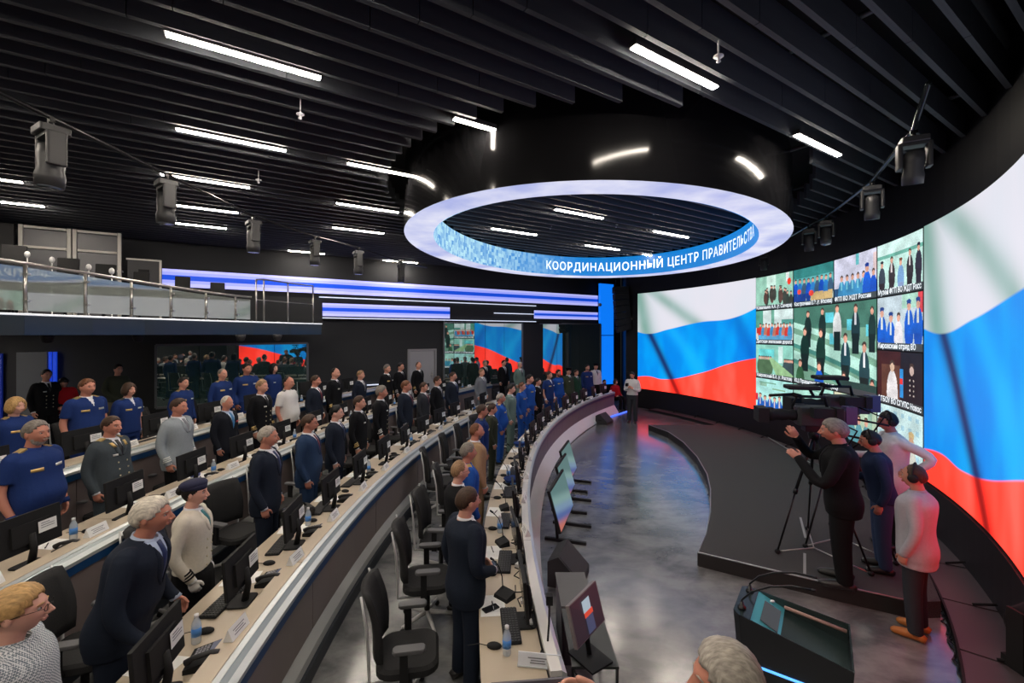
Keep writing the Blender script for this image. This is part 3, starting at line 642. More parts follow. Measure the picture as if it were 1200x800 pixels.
# ------------------------------------------------------------------ curved desk rows
NAVY = mat('navy_stripe', srgb(10, 58, 104), .4); BAND1 = mat('pale_aluminium_band', (.5, .53, .54), .32, .45); BAND2 = mat('grey_aluminium_band', (.26, .30, .31), .32, .5)
PANEL = mat('taupe_front_panel', srgb(124, 112, 110), .45, var=.06, scale=2); PANEL_A = mat('plum_front_panel', srgb(112, 100, 108), .42, var=.06, scale=2)
BASEW = mat('pale_base_strip', (.42, .43, .42), .5); BASEWH = mat('white_base_strip', (.72, .71, .74), .45); PLINTH = mat('dark_blue_plinth', (.012, .017, .024), .5)
LEDGE_A = mat('white_ledge', (.62, .6, .58), .4)
ROWNAME = {'A': 'front desk row', 'B': 'second desk row', 'C': 'third desk row', 'D': 'rear desk row'}
INNER = {'A': .56, 'B': .80, 'C': .80, 'D': .80}
for r in 'ABCD':
    p0, p1 = (math.radians(v) for v in PHI[r]); r0, e, fz = R0[r], EZ[r], FRONTZ[r]
    k = thing('curved_desk', {'A': 'nearest curved desk row facing the stage, beige top, plum front and white base strip', 'B': 'second curved desk row with beige top and navy stripe, behind the front row',
              'C': 'third curved desk row with beige top, navy stripe and taupe panels', 'D': 'rearmost curved desk row with beige top, under the balcony'}[r], 'desk')
    n = 8; st = (p1 - p0) / n; g = .0002
    le = .10 if r == 'A' else .26
    for i in range(n):
        a, bq = p0 + st * i + g, p0 + st * (i + 1) - g
        m = MB(); sector(m, r0 + le + .004, r0 + INNER[r], a, bq, e + .72, e + .75); m.build('worktop_panel', BEIGE, k)
        m = MB(); sector(m, r0 + (.02 if r == 'A' else .12), r0 + le, a, bq, e + .80, e + (.85 if r != 'A' else .84)); m.build('ledge', LEDGE_A if r == 'A' else BEIGE, k)
        m = MB(); sector(m, r0 + .02, r0 + .05, a, bq, fz + .32, e + .69); m.build('front_panel', PANEL_A if r == 'A' else PANEL, k)
        m = MB(); sector(m, r0 + le - .03, r0 + le - .005, a, bq, e + .3, e + .80); m.build('modesty_panel', DARK, k)
    for nm, q0, q1, z0, z1, mt in (('navy_stripe', -.005, .03, e + .69, e + .77, NAVY), ('trim_band', (-.012, .0), (.03, .02), 0, 0, BAND1)):
        if nm == 'navy_stripe': m = MB(); sector(m, r0 + q0, r0 + q1, p0, p1, z0, z1); m.build(nm, mt if r != 'A' else mat('indigo_stripe', srgb(58, 58, 92), .4), k)
    if r == 'A':
        m = MB(); sector(m, r0 - .012, r0 + .02, p0, p1, e + .77, (e + .82, e + .84)); m.build('trim_band', BAND1, k)
        m = MB(); sector(m, r0 - .16, r0 + .03, p0, p1, .02, (.05, .34)); m.build('base_strip', BASEWH, k)
        m = MB(); sector(m, r0 + .03, r0 + .06, p0, p1, 0, .34); m.build('plinth', PLINTH, k)
    else:
        m = MB(); sector(m, r0 - .012, r0 + .03, p0, p1, e + .77, (e + .80, e + .825)); m.build('trim_band', BAND1, k)
        m = MB(); sector(m, r0 + .03, r0 + .075, p0, p1, e + .79, (e + .815, e + .835)); m.build('trim_band', BAND2, k)
        m = MB(); sector(m, r0 + .075, r0 + .116, p0, p1, e + .79, (e + .84, e + .848)); m.build('trim_band', BAND1, k)
        m = MB(); sector(m, r0 - .03, r0 + .03, p0, p1, fz + .14, (fz + .22, fz + .32)); m.build('base_strip', BASEW, k)
        m = MB(); sector(m, r0 - .06, r0 + .04, p0, p1, fz, fz + .14); m.build('plinth', PLINTH, k)
    for i in range(0, n + 1, 2):
        a = p0 + (p1 - p0) * i / n; d = math.radians(.05); a = min(max(a, p0 + d), p1 - d)
        m = MB(); sector(m, r0 + .05, r0 + INNER[r] - .05, a - d, a + d, e + .0, e + .72, n=1); m.build('end_panel', DARK, k)
# dark riser edges of the tiers
for i, (a, rr_) in enumerate((('B', R0['B']), ('C', R0['C']), ('D', R0['D']))):
    m = MB(); sector(m, rr_ + .045, rr_ + .06, math.radians(-24), math.radians(30), FRONTZ[a], EZ[a]); structure(m.build('trim_%d' % (5 + i), PLINTH))

# ------------------------------------------------------------------ balcony
EDGE = [(-8.2, 2.5), (-7.75, 4.0), (-7.45, 5.5), (-7.27, 6.6), (-7.2, 7.6), (-7.05, 8.5), (-6.85, 9.2), (-6.6, 10.0), (-6.35, 10.9), (-6.0, 12.0), (-5.6, 13.0)]
bz = 3.40
Wb = [wallp(wall_t(385), .02), wallp(wall_t(0), .02), wallp(33, .02)]
slab = MB(); slab.prism(EDGE + [(-6.6, 14.75), (p_ := Wb[1])[:2], (-13.3, 10.2), (-13.3, 2.5)], 3.09, bz)
bal = structure(slab.build('floor_balcony', mat('balcony_slab', (.02, .021, .024), .55)))
V = []
def epath(z, o=0.): return [(x + o, y, z) for x, y in EDGE]
fas = MB()
for i in range(len(EDGE) - 1):
    (x0, y0), (x1, y1) = EDGE[i], EDGE[i + 1]
    d = Vector((x1 - x0, y1 - y0)); nrm = Vector((d.y, -d.x)).normalized() * .02
    f = MB().prism([(x0, y0), (x1, y1), (x1 + nrm.x, y1 + nrm.y), (x0 + nrm.x, y0 + nrm.y)], 3.08, 3.38); f.build('fascia_panel', mat('glossy_black_fascia', (.014, .017, .024), .18), bal)
MB().tube([(x + .03, y, bz - .01) for x, y in EDGE], .018, 6).build('edge_light', mat('balcony_edge_light', (.8, .82, .86), .4, emit=.7), bal)
rail = thing('balcony_railing', 'glass balcony railing with steel posts and a curved handrail', 'railing')
def edge_at_x(px):
    best = None
    for i in range(len(EDGE) - 1):
        (x0, y0), (x1, y1) = EDGE[i], EDGE[i + 1]
        for j in range(41):
            k_ = j / 40; x, y = x0 + (x1 - x0) * k_, y0 + (y1 - y0) * k_; q = abs(600 + F * x / y - px)
            if best is None or q < best[0]: best = (q, Vector((x - .06, y, bz)))
    return best[1]
GL = bpy.data.materials.new('clear_railing_glass'); GL.use_nodes = True; nt = GL.node_tree
for n_ in list(nt.nodes): nt.nodes.remove(n_)
out = nt.nodes.new('ShaderNodeOutputMaterial'); g = nt.nodes.new('ShaderNodeBsdfGlossy'); g.inputs['Roughness'].default_value = .02; tr = nt.nodes.new('ShaderNodeBsdfTransparent'); tr.inputs[0].default_value = (.62, .68, .65, 1)
df = nt.nodes.new('ShaderNodeBsdfDiffuse'); df.inputs[0].default_value = (.55, .6, .56, 1); m1 = nt.nodes.new('ShaderNodeMixShader'); m1.inputs[0].default_value = .38; m2 = nt.nodes.new('ShaderNodeMixShader'); m2.inputs[0].default_value = .22
nt.links.new(tr.outputs[0], m1.inputs[1]); nt.links.new(df.outputs[0], m1.inputs[2]); nt.links.new(m1.outputs[0], m2.inputs[1]); nt.links.new(g.outputs[0], m2.inputs[2]); nt.links.new(m2.outputs[0], out.inputs[0])
posts = [edge_at_x(x) for x in (-70, 35, 104, 158, 204, 244, 279)]
RH = [.78, .76, .74, .70, .66, .62, .60, .60]
ends = posts + [edge_at_x(297)]
for i, p in enumerate(posts):
    MB().tube([p, p + Vector((0, 0, RH[i]))], .022, 8).box(p + Vector((0, 0, .01)), (.1, .1, .02)).build('post', STEEL, rail)
    for s in (.18, .55): MB().box(p + Vector((0, 0, s * RH[i] / .7)), (.13, .05, .03)).build('glass_clamp', STEEL, rail)
for i in range(len(ends) - 1):
    a, bq = ends[i], ends[i + 1]; d = (bq - a); nrm = Vector((d.y, -d.x, 0)).normalized() * .012; u = d.normalized() * .03
    h0, h1 = RH[i] - .06, RH[i + 1] - .06; z = Vector((0, 0, .05))
    Pq = [a + u + z, bq - u + z, bq - u + Vector((0, 0, h1)), a + u + Vector((0, 0, h0))]
    m = MB(); V = [p + nrm * .5 for p in Pq] + [p - nrm * .5 for p in Pq]
    m.add(V, [(0, 1, 2, 3), (7, 6, 5, 4), (0, 4, 5, 1), (1, 5, 6, 2), (2, 6, 7, 3), (3, 7, 4, 0)]); m.build('glass_pane', GL, rail)
MB().tube([p + Vector((0, 0, RH[i])) for i, p in enumerate(ends)], .026, 8).build('handrail', STEEL, rail)
r2 = thing('guard_rail', 'tall open steel guard rail at the right end of balcony', 'railing')
tp = [edge_at_x(x) for x in (303, 312, 340, 369)]
for i, p in enumerate(tp): MB().tube([p, p + Vector((0, 0, 1.06))], .02, 8).build('post', STEEL, r2)
MB().tube([tp[0] + Vector((0, 0, .98)), tp[0] + Vector((.02, 0, 1.05))] + [p + Vector((0, 0, 1.08)) for p in tp[1:]], .02, 8).build('top_rail', STEEL, r2)
MB().tube([p + Vector((0, 0, .55)) for p in tp], .014, 6).build('middle_rail', STEEL, r2)
# control booth glazing behind the balcony
booth = thing('control_booth', 'white-framed glazed control booth at the back of the balcony', 'control booth')
OB = 1.3; WF = mat('booth_white_frame', (.62, .6, .56), .5)
def bt(x): return wall_t(x, OB)
zt = 5.72
tb = [bt(21), bt(84.5), bt(143)]
for j, (a, bq) in enumerate(((tb[0], tb[1]), (tb[1], tb[2]))):
    m = MB()
    for tt in (a - .05, bq + .05): wbox(m, tt - .035, tt + .035, bz, zt, OB, .08)
    for zz in (zt - .04, zt - .52): wbox(m, a - .1, bq + .1, zz - .03, zz + .03, OB, .07)
    fr = m.build('window_frame', WF, booth)
    for z0, z1 in ((bz, zt - .57), (zt - .48, zt - .09)):
        q = MB(); wbox(q, a - .1, bq + .1, z0, z1, OB, .015); q.build('pane', mat('booth_smoked_glass', (.11, .11, .125), .35), fr)
m = MB(); wbox(m, tb[0], tb[2], bz + 1.32, bz + 1.36, OB - .1, .2); m.build('desk_edge', WF, booth)
bd = structure(MB().build('door_3', FRAME)) if False else None
m = MB(); wbox(m, bt(149), bt(188), bz, 5.06, OB - .1, .1); dp = structure(m.build('door_3', mat('booth_side_panel', (.035, .036, .042), .5)))
m = MB(); wbox(m, bt(162), bt(175), 4.5, 4.82, OB - .03, .03); m.build('vision_panel', BLACK, dp)
m = MB(); wbox(m, bt(186.6), bt(189), bz, 5.08, OB - .05, .06); wbox(m, bt(147.5), bt(189), 5.06, 5.1, OB - .05, .06); m.build('frame', WF, dp)
m = MB(); wbox(m, bt(-40), bt(18), bz, 5.7, OB + .05, .1); structure(m.build('wall_booth', RW))
# heads of seats and little white lamps on the balcony desks
for i, (x, y) in enumerate(((32, 298), (61, 304.5), (104, 313), (131, 317.5))):
    p = atd(x, y, 9.4); o = thing('desk_lamp', 'small white lamp head above the balcony rail, %s of four' % ordn(i), 'desk lamp', (p.x, p.y, bz), 0, 'white desk lamps on the balcony')
    zz = p.z - bz
    MB().lathe([(.05, 0), (.05, .02), (.012, .03), (.012, zz - .06)], 10).build('stem', WHITE, o); MB().ell((0, 0, zz), (.05, .045, .07)).build('lamp_head', WHITE, o)
for i, (x, y, wd, hh) in enumerate(((16, 295, .4, .2), (80, 309, .36, .1), (124, 316, .36, .1), (166, 325, .3, .1), (214, 330, .3, .1), (255, 337, .3, .1))):
    p = atd(x, y, 9.6 + i * .25); o = thing('balcony_chair', ['dark seat back at far left behind the balcony rail', 'dark seat back between the booth windows', 'dark seat back left of the booth door', 'low dark seat back before the booth door', 'low dark seat back before the long LED strip', 'dark seat back at the right end of the glass railing'][i], 'chair', (p.x, p.y, bz), .55)
    zz = p.z - bz
    M_ = RX(-.15); MB().rbox((0, 0, zz - .12), (wd, .06, .45 + hh * .4), .02, 0, M_).build('backrest', BLACK, o); MB().rbox((0, -.22, max(.2, zz - .42)), (wd, .44, .07), .03).build('seat', BLACK, o); MB().tube([(0, -.2, 0), (0, -.2, max(.2, zz - .42))], .03).build('post', BLACKM, o)
# pendant boxes below the balcony
for i, (x, y) in enumerate(((55, 402), (162, 398), (282, 396), (325, 397))):
    p = atd(x, y, 8.3 + i * .9); o = thing('ceiling_speaker', 'small dark fitting below the balcony, %s from the left' % ordn(i), 'fitting', (p.x, p.y, 3.085), 0, 'fittings under the balcony')
    MB().lathe([(.1, 0), (.1, -.05), (.07, -.14), (.02, -.16)], 12).build('body', DARK, o)
# ------------------------------------------------------------------ stage
SZ = .18
curve = [(4.39, 14.26), (4.66, 13.2), (4.62, 11.96), (4.40, 10.54), (4.07, 9.26), (3.73, 8.34), (3.25, 7.27), (2.84, 6.49), (2.49, 5.93)]
front = [(2.49, 5.93), (3.58, 5.27), (4.38, 4.83)]
back = [tuple(scr(math.radians(a), SR - .52, 0)[:2]) for a in np.linspace(-36.5, 11.5, 24)]
poly = curve + front[1:] + back
m = MB(); m.prism(poly, 0, SZ); stg = tag(m.build('stage', [CARPET]), 'low dark-carpeted curved stage in front of the LED wall', 'stage')
m = MB(); m.tube([(x, y, SZ) for x, y in curve + front[1:]], .011, 6); m.build('edge_strip', mat('edge_trim_grey', (.35, .36, .37), .4, .6), stg)
m = MB()
for a, bq in ((curve, None),):
    for i in range(len(curve) - 1):
        (x0, y0), (x1, y1) = curve[i], curve[i + 1]; d = Vector((x1 - x0, y1 - y0)).normalized(); nn = Vector((d.y, -d.x)) * .012
        s = 1 if (nn.x < 0) else -1
        m.prism([(x0, y0), (x1, y1), (x1 + s * nn.x, y1 + s * nn.y), (x0 + s * nn.x, y0 + s * nn.y)], .0, SZ - .01)
for i in range(2):
    (x0, y0), (x1, y1) = front[i], front[i + 1]; m.prism([(x0, y0), (x1, y1), (x1 - .006, y1 - .012), (x0 - .006, y0 - .012)], 0, SZ - .01)
m.build('riser', mat('stage_riser_black', (.012, .011, .011), .5), stg)
for i, (x0, y0, x1, y1) in enumerate(((943, 648, 943, 672), (938, 606, 944, 630), (900, 512, 953, 544))):
    a, bq = at(x0, y0, SZ + .002), at(x1, y1, SZ + .002); d = bq - a
    tag(MB().box((a + bq) / 2, (d.length, .03, .003), 0, RZ(math.atan2(d.y, d.x))).build('tape_mark', mat('grey_tape', (.3, .31, .31), .7)), ['pale tape mark on stage near its front edge', 'pale tape mark on stage beside the tripod foot', 'long pale tape line along the back edge of stage'][i], 'tape')
# ------------------------------------------------------------------ lectern
C0, C1, C2, C3 = (1.55, 3.12), (1.80, 3.46), (2.27, 2.98), (1.97, 2.55)
LZ = 1.15
lec = thing('lectern', 'black lectern with sunken desktop, small screen and two gooseneck microphones', 'lectern')
GREEN = mat('glossy_teal_black', (.016, .026, .027), .22)
ctr = Vector((sum(c[0] for c in (C0, C1, C2, C3)) / 4, sum(c[1] for c in (C0, C1, C2, C3)) / 4))
def lp(u, v, z=0.):     # u along the long side from the screen end, v across (0 = side towards the camera)
    a = Vector(C0).lerp(Vector(C3), u); bq = Vector(C1).lerp(Vector(C2), u); p = a.lerp(bq, v); return Vector((p.x, p.y, z))
def taper(u, v, z): 
    p = lp(u, v, z); k = .72 + .28 * (z / LZ); c = Vector((ctr.x, ctr.y, z)); return c + (p - c) * k
m = MB()
def quad(m, P, mi=0): m.add(P, [(0, 1, 2, 3)], mi)
prof = [(0, .08), (0, .92), (.06, 1), (1, 1), (1, 0), (.06, 0)]
lo = [taper(u, v, 0) for u, v in prof]; hi = [lp(u, v, LZ) for u, v in prof]; n = len(prof)
m.add(lo + hi, [(i, (i + 1) % n, n + (i + 1) % n, n + i) for i in range(n)] + [list(range(n))])
m.build('body', mat('lectern_black', (.008, .009, .012), .3), lec)
# rim and sunken desk
m = MB(); t = .035
inn = [(.30, .06), (.30, .94), (.985, .94), (.985, .06)]
m.add([lp(u, v, LZ) for u, v in prof] + [lp(u, v, LZ) for u, v in ((.0, .08), (0, .92), (.06, .985), (.985, .985), (.985, .015), (.06, .015))] , [(i, (i + 1) % n, n + (i + 1) % n, n + i) for i in range(n)])
m.add([lp(u, v, z) for (u, v), z in zip(((.06, .015), (.06, .985), (0, .92), (0, .08)), (LZ,) * 4)] + [lp(.17, .02, LZ), lp(.17, .98, LZ)], [(3, 2, 1, 5, 4, 0)])
m.build('top_rim', GREEN, lec)
m = MB(); quad(m, [lp(.32, .02, LZ - .06), lp(.985, .02, LZ - .13), lp(.985, .98, LZ - .13), lp(.32, .98, LZ - .06)])
for v in (.015, .985): quad(m, [lp(.17, v, LZ), lp(.985, v, LZ), lp(.985, v, LZ - .13), lp(.17, v, LZ - .06)])
m.build('writing_surface', mat('dark_teal_board', (.02, .034, .034), .3), lec)
m = MB(); P = [lp(.17, .02, LZ - .005), lp(.17, .98, LZ - .005), lp(.43, .98, LZ - .06), lp(.43, .02, LZ - .06)]; quad(m, P[::-1]); quad(m, [p - Vector((0, 0, .012)) for p in P])
cp = m.build('control_panel', mat('cyan_steel_panel', srgb(82, 170, 184), .3, .3), lec)
def pl(a, bq, dz): return P[0].lerp(P[3], a).lerp(P[1].lerp(P[2], a), bq) + Vector((0, 0, dz))
m = MB(); a = [pl(.3, .18, .004), pl(.3, .8, .004), pl(.9, .8, .004), pl(.9, .18, .004)]; bq = [p + Vector((0, 0, .008)) for p in a]
m.add(a + bq, [(7, 6, 5, 4), (0, 4, 5, 1), (1, 5, 6, 2), (2, 6, 7, 3), (3, 7, 4, 0)]); m.build('screen', mat('lectern_screen', (.07, .075, .09), .2), cp)
MB().ell(pl(.55, .92, .012), (.018, .012, .01)).build('button', WHITE, cp)
m = MB(); a, bq = lp(.43, .9, LZ - .03), lp(.97, .9, LZ - .03); m.tube([a, bq], .012, 6); m.build('page_rest', mat('reddish_bar', (.35, .2, .17), .4), lec)
m = MB(); a, bq = taper(.05, -.012, .83), taper(1., -.012, .97); m.tube([a, bq], .008, 6); m.build('light_line', mat('lectern_blue_led', srgb(90, 170, 255), .4, emit=1.4), lec)
for (u, v, hx) in ((.09, .84, (958, 677)), (.07, .22, (956, 692))):
    b0 = lp(u, v, LZ); tip = atd(hx[0], hx[1], b0.y - .28)
    pts = [b0, b0 + Vector((.0, .0, .06))]; 
    for k_ in (.15, .4, .7, 1.): q = (b0 + Vector((0, 0, .09))).lerp(tip, k_); q.z += .05 * math.sin(PI * k_); pts.append(q)
    MB().lathe([(.028, 0), (.028, .012), (.014, .02), (.01, .05)], 10, b0).tube(pts, [.007] * (len(pts) - 1) + [.006], 6).tube([pts[-2].lerp(pts[-1], .8), pts[-1]], .009, 8).build('gooseneck_microphone', BLACKM, lec)
# ------------------------------------------------------------------ stage loudspeakers, prompter screens, side tables
def wedge(label, p, rz, w=.55, d=.42, h=.36):
    o = thing('wedge_speaker', label, 'loudspeaker', p, rz)
    m = MB(); y = d / 2; V = [(-w / 2, -y, 0), (w / 2, -y, 0), (w / 2, y, 0), (-w / 2, y, 0), (-w / 2, -y, h * .25), (w / 2, -y, h * .25), (w / 2, y * .35, h), (-w / 2, y * .35, h), (w / 2, y, h * .8), (-w / 2, y, h * .8)]
    m.add(V, [(3, 2, 1, 0), (0, 1, 5, 4), (4, 5, 6, 7), (7, 6, 8, 9), (9, 8, 2, 3), (0, 4, 7, 9, 3), (1, 2, 8, 6, 5)]); m.build('cabinet', mat('black_speaker_paint', (.02, .02, .022), .6, bump=.3, scale=200), o)
    m = MB(); a = [Vector(V[i]) for i in (4, 5, 6, 7)]; c = sum(a, Vector()) / 4; nn = (a[1] - a[0]).cross(a[3] - a[0]).normalized() * .006
    b2 = [c + (p_ - c) * .9 + nn for p_ in a]; m.add(b2 + [p_ - nn * .9 for p_ in b2], [(0, 1, 2, 3), (0, 4, 5, 1), (1, 5, 6, 2), (2, 6, 7, 3), (3, 7, 4, 0)]); m.build('grille', mat('speaker_grille', (.035, .035, .038), .7, bump=.6, scale=400), o)
    for s in (-1, 1): MB().box((s * (w / 2 + .004), .05, h * .4), (.008, .12, .04)).build('handle', BLACK, o)
    return o
wedge('black wedge loudspeaker on floor at far end of the front desk', (3.2, 15.35, 0), math.radians(55))
wedge('large black wedge loudspeaker on floor beside the prompter screens', (.72, 5.62, 0), math.radians(70), .52, .42, .38)
for i, (ya, yb) in enumerate(((9.55, 8.55), (8.5, 7.55), (7.5, 6.35))):
    ym = (ya + yb) / 2; xm = .80 + (ym - 7) * .18; rz = math.radians(-17); L = (ya - yb) * .96
    o = thing('prompter_screen', 'leaning floor monitor on black feet, %s of three along the front desk' % ['farthest', 'middle', 'nearest'][i], 'monitor', (xm, ym, 0), rz, 'floor monitors facing the stage')
    T = RY(-.28)          # leaning back, face towards +X
    m = MB(); m.box((0, 0, 0), (.04, L, .62), 0, T); c0 = Vector((-.02, 0, .52)); 
    for i_ in range(len(m.v)): m.v[i_] = tuple(Vector(m.v[i_]) + c0)
    sc_ = m.build('display_case', BLACK, o)
    def pcol(nt, k=i):
        tc = nt.nodes.new('ShaderNodeTexCoord'); sp = nt.nodes.new('ShaderNodeSeparateXYZ'); nt.links.new(tc.outputs['Generated'], sp.inputs[0])
        ad = nt.nodes.new('ShaderNodeMath'); ad.operation = 'MULTIPLY_ADD'; ad.inputs[1].default_value = .45; nt.links.new(sp.outputs['Y'], ad.inputs[0]); nt.links.new(sp.outputs['Z'], ad.inputs[2])
        c = nt.nodes.new('ShaderNodeValToRGB'); c.color_ramp.interpolation = 'EASE'; e = c.color_ramp.elements
        e[0].position = .12; e[0].color = srgb(206, 120, 104) + (1,); e[1].position = .36; e[1].color = srgb(84, 108, 168) + (1,)
        for p_, cc in ((.55, (126, 158, 186)), (.75, (134, 172, 168)), (1.25, (96, 136, 134))):
            q = e.new(min(1, p_ / 1.0 if p_ < 1 else 1)); q.color = srgb(*cc) + (1,)
        nt.links.new(ad.outputs[0], c.inputs[0]); return c.outputs[0]
    m = MB(); m.box((.023, 0, 0), (.006, L - .05, .57), 0, T)
    for i_ in range(len(m.v)): m.v[i_] = tuple(Vector(m.v[i_]) + c0)
    m.build('picture', emis('prompter_picture_%d' % i, pcol, .75), o)
    for s in (-.3, .3):
        MB().box((.1, s, .02), (.62, .05, .04)).tube([(-.02, s, .03), (-.06, s, .5)], .022, 6).build('foot', BLACK, o)
MB_TOP = mat('grey_table_cover', (.1, .1, .1), .6, bump=.2)
o = thing('equipment_case', 'grey-topped black equipment box beside the near end of front desk', 'box')
a = [at(647, 674, .55), at(681, 674, .55), at(667, 711, .55), at(655, 711, .55)]; 
x0, x1, y0, y1 = .47, .76, 4.15, 4.72
MB().box(((x0 + x1) / 2, (y0 + y1) / 2, .27), (x1 - x0, y1 - y0, .54)).build('body', DARK, o); MB().box(((x0 + x1) / 2, (y0 + y1) / 2, .55), (x1 - x0 + .02, y1 - y0 + .02, .02)).build('lid', MB_TOP, o)
o = thing('side_table', 'small black metal side table carrying a tilted monitor', 'table', (.64, 3.76, 0))
MB().box((0, 0, .54), (.36, .72, .02)).build('tabletop', mat('black_tabletop', (.022, .026, .025), .45), o)
for sx in (-.17, .17):
    for sy in (-.34, .34): MB().tube([(sx, sy, 0), (sx, sy, .53)], .012, 6).build('leg', BLACKM, o)
MB().tube([(.17, -.34, .52), (.17, .34, .05)], .008, 6).tube([(-.17, -.34, .52), (.17, -.34, .05)], .008, 6).build('brace', BLACKM, o)
TL, TR, BR, BL_ = Vector((.435, 3.42, 1.0)), Vector((.712, 3.78, 1.0)), atd(709, 726, 3.68), atd(677, 761.5, 3.34)
nn = (TR - TL).cross(BL_ - TL).normalized() * -1
if nn.x < 0: nn = -nn
o = thing('preview_monitor', 'tilted monitor on the small black side table showing a dark picture', 'monitor', (0, 0, 0))
def slabq(P, th, mi=0, m=None):
    m = m or MB(); Q = [p - nn * th for p in P]; m.add(list(P) + Q, [(0, 1, 2, 3), (7, 6, 5, 4), (0, 4, 5, 1), (1, 5, 6, 2), (2, 6, 7, 3), (3, 7, 4, 0)], mi); return m
slabq([TL, TR, BR, BL_], .03).build('case', mat('monitor_rim', (.2, .17, .17), .4), o)
cq = (TL + TR + BR + BL_) / 4
def inset(k, dz): return [cq + (p - cq) * k + nn * dz for p in (TL, TR, BR, BL_)]
m = MB(); I_ = inset(.95, .003); m.add(I_, [(0, 1, 2, 3)]); m.build('screen', mat('monitor_dark_picture', srgb(52, 44, 52), .35, emit=.5), o)
def pt(u, v, dz): return I_[0].lerp(I_[1], u).lerp(I_[3].lerp(I_[2], u), v) + nn * dz
def pq(u0, u1, v0, v1, c, nm):
    m = MB(); m.add([pt(u0, v0, .010), pt(u1, v0, .010), pt(u1, v1, .010), pt(u0, v1, .010)], [(0, 1, 2, 3)]); m.build('picture_patch', mat(nm, srgb(*c), .4, emit=.8), o)
pq(.35, .62, .12, .42, (150, 170, 180), 'prev_grey'); pq(.36, .66, .42, .55, (196, 70, 50), 'prev_red'); pq(.38, .64, .55, .95, (60, 70, 96), 'prev_navy')
mid = (BL_ + BR) / 2; MB().tube([cq - nn * .04, Vector((mid.x - .02, mid.y, .57))], .02, 6).box((mid.x - .02, mid.y - .02, .558), (.22, .28, .015), 0, RZ(.6)).build('stand', BLACK, o)
# ------------------------------------------------------------------ video cameras on tripods
def camera_rig(label, hx, hy, hz, yaw, feet):
    o = thing('video_camera', label, 'video camera', (hx, hy, hz), yaw)      # lens towards +X local
    o.scale = (1.25, 1.35, 1.25)
    MB().rbox((0, 0, 0), (.34, .16, .2), .03).box((-.2, 0, -.01), (.12, .12, .16)).build('body', DARK, o)
    MB().rbox((-.05, -.11, .03), (.26, .06, .13), .02).box((.1, -.1, .08), (.1, .05, .05)).build('side_recorder', DARK, o)
    MB().rbox((.12, .02, .3), (.3, .2, .04), .02).tube([(0, 0, .2), (.05, 0, .3)], .015, 6).build('teleprompter_hood', BLACK, o)
    MB().tube([(-.1, .1, .0), (-.3, .2, -.1), (-.25, .1, -.3), (-.05, .05, -.5)], .009, 6).tube([(.0, -.1, -.02), (-.1, -.2, -.2), (.0, -.05, -.5)], .009, 6).build('cables', BLACK, o)
    MB().lathe([(.055, .16), (.06, .2), (.05, .24), (.065, .3), (.06, .36), (.075, .4), (.075, .46)], 14, M=RY(PI / 2)).build('lens', BLACK, o)
    MB().box((.5, 0, 0), (.1, .2, .15)).build('matte_box', BLACK, o)
    MB().tube([(-.12, 0, .1), (-.1, 0, .2), (.16, 0, .2), (.2, 0, .1)], .016, 8).build('top_handle', BLACK, o)
    MB().tube([(.12, .0, .2), (.2, .0, .22)], .022, 8).tube([(.2, 0, .22), (.42, 0, .2)], .016, 8).build('microphone', BLACK, o)
    MB().box((-.02, .17, .06), (.2, .1, .1)).box((-.14, .17, .06), (.06, .14, .12)).build('viewfinder', BLACK, o)
    MB().box((-.32, 0, .02), (.1, .11, .18)).build('battery', mat('battery_violet', (.06, .05, .12), .4), o)
    MB().tube([(-.05, .0, -.14), (-.42, .1, -.2)], .012, 6).build('pan_bar', BLACK, o)
    MB().box((0, 0, -.13), (.2, .12, .06)).build('mount_plate', BLACKM, o)
    t = thing('tripod', 'black camera tripod under the ' + label.split(' on ')[0], 'tripod', (hx, hy, SZ))
    top = Vector((0, 0, hz - SZ - .18))
    MB().lathe([(.06, -.12), (.07, -.06), (.05, 0.02)], 12, top).build('tripod_head', BLACKM, t)
    for fx, fy in feet:
        f = Vector((fx, fy, .03)); md = top.lerp(f, .5); l = MB().tube([top + Vector((0, 0, -.08)), md], .02, 8).tube([md, f], .013, 8).tube([md - (top - f).normalized() * -.03, md - (top - f).normalized() * .04], .028, 8).build('leg', BLACKM, t)
        MB().ell(f, (.035, .035, .03)).build('rubber_foot', BLACK, l)
    for i_ in range(3):
        a_, b_ = (Vector(feet[k_] + (.03,)) for k_ in (i_, (i_ + 1) % 3)); MB().tube([a_, Vector((0, 0, .1)), ], .008, 6).build('spreader', STEEL, t)
camera_rig('large broadcast camera on tripod at the cameraman in black', 3.98, 5.85, 2.02, math.radians(165), [(.42, .75), (-.45, .05), (.35, -.5)])
camera_rig('second broadcast camera on tripod behind the first one', 4.55, 6.15, 2.12, math.radians(172), [(.3, .6), (-.55, -.1), (.3, -.55)])
# cables on the floor by the tiles
cab = MB()
for k_ in range(7):
    P = []
    for j in range(16):
        y = 690 + j * 7.5; x = 1098 + (y - 690) * .33 + rng.normal() * 4 + k_ * 2.0 - 4; p = at(x, min(y, 812), .012); P.append(p)
    cab.tube(P, .008, 6)
tag(cab.build('floor_cables', mat('cable_black', (.015, .02, .022), .4), kind='stuff'), 'tangle of black cables along the edge of raised tiles', 'cables')
a, bq = at(716, 488, .02), at(739, 480.3, .02)
tag(MB().tube([a, bq], .02, 6).build('line_light', mat('floor_blue_light', srgb(70, 110, 255), .4, emit=1.6)), 'blue light line on the floor beside the far wedge loudspeaker', 'line light')
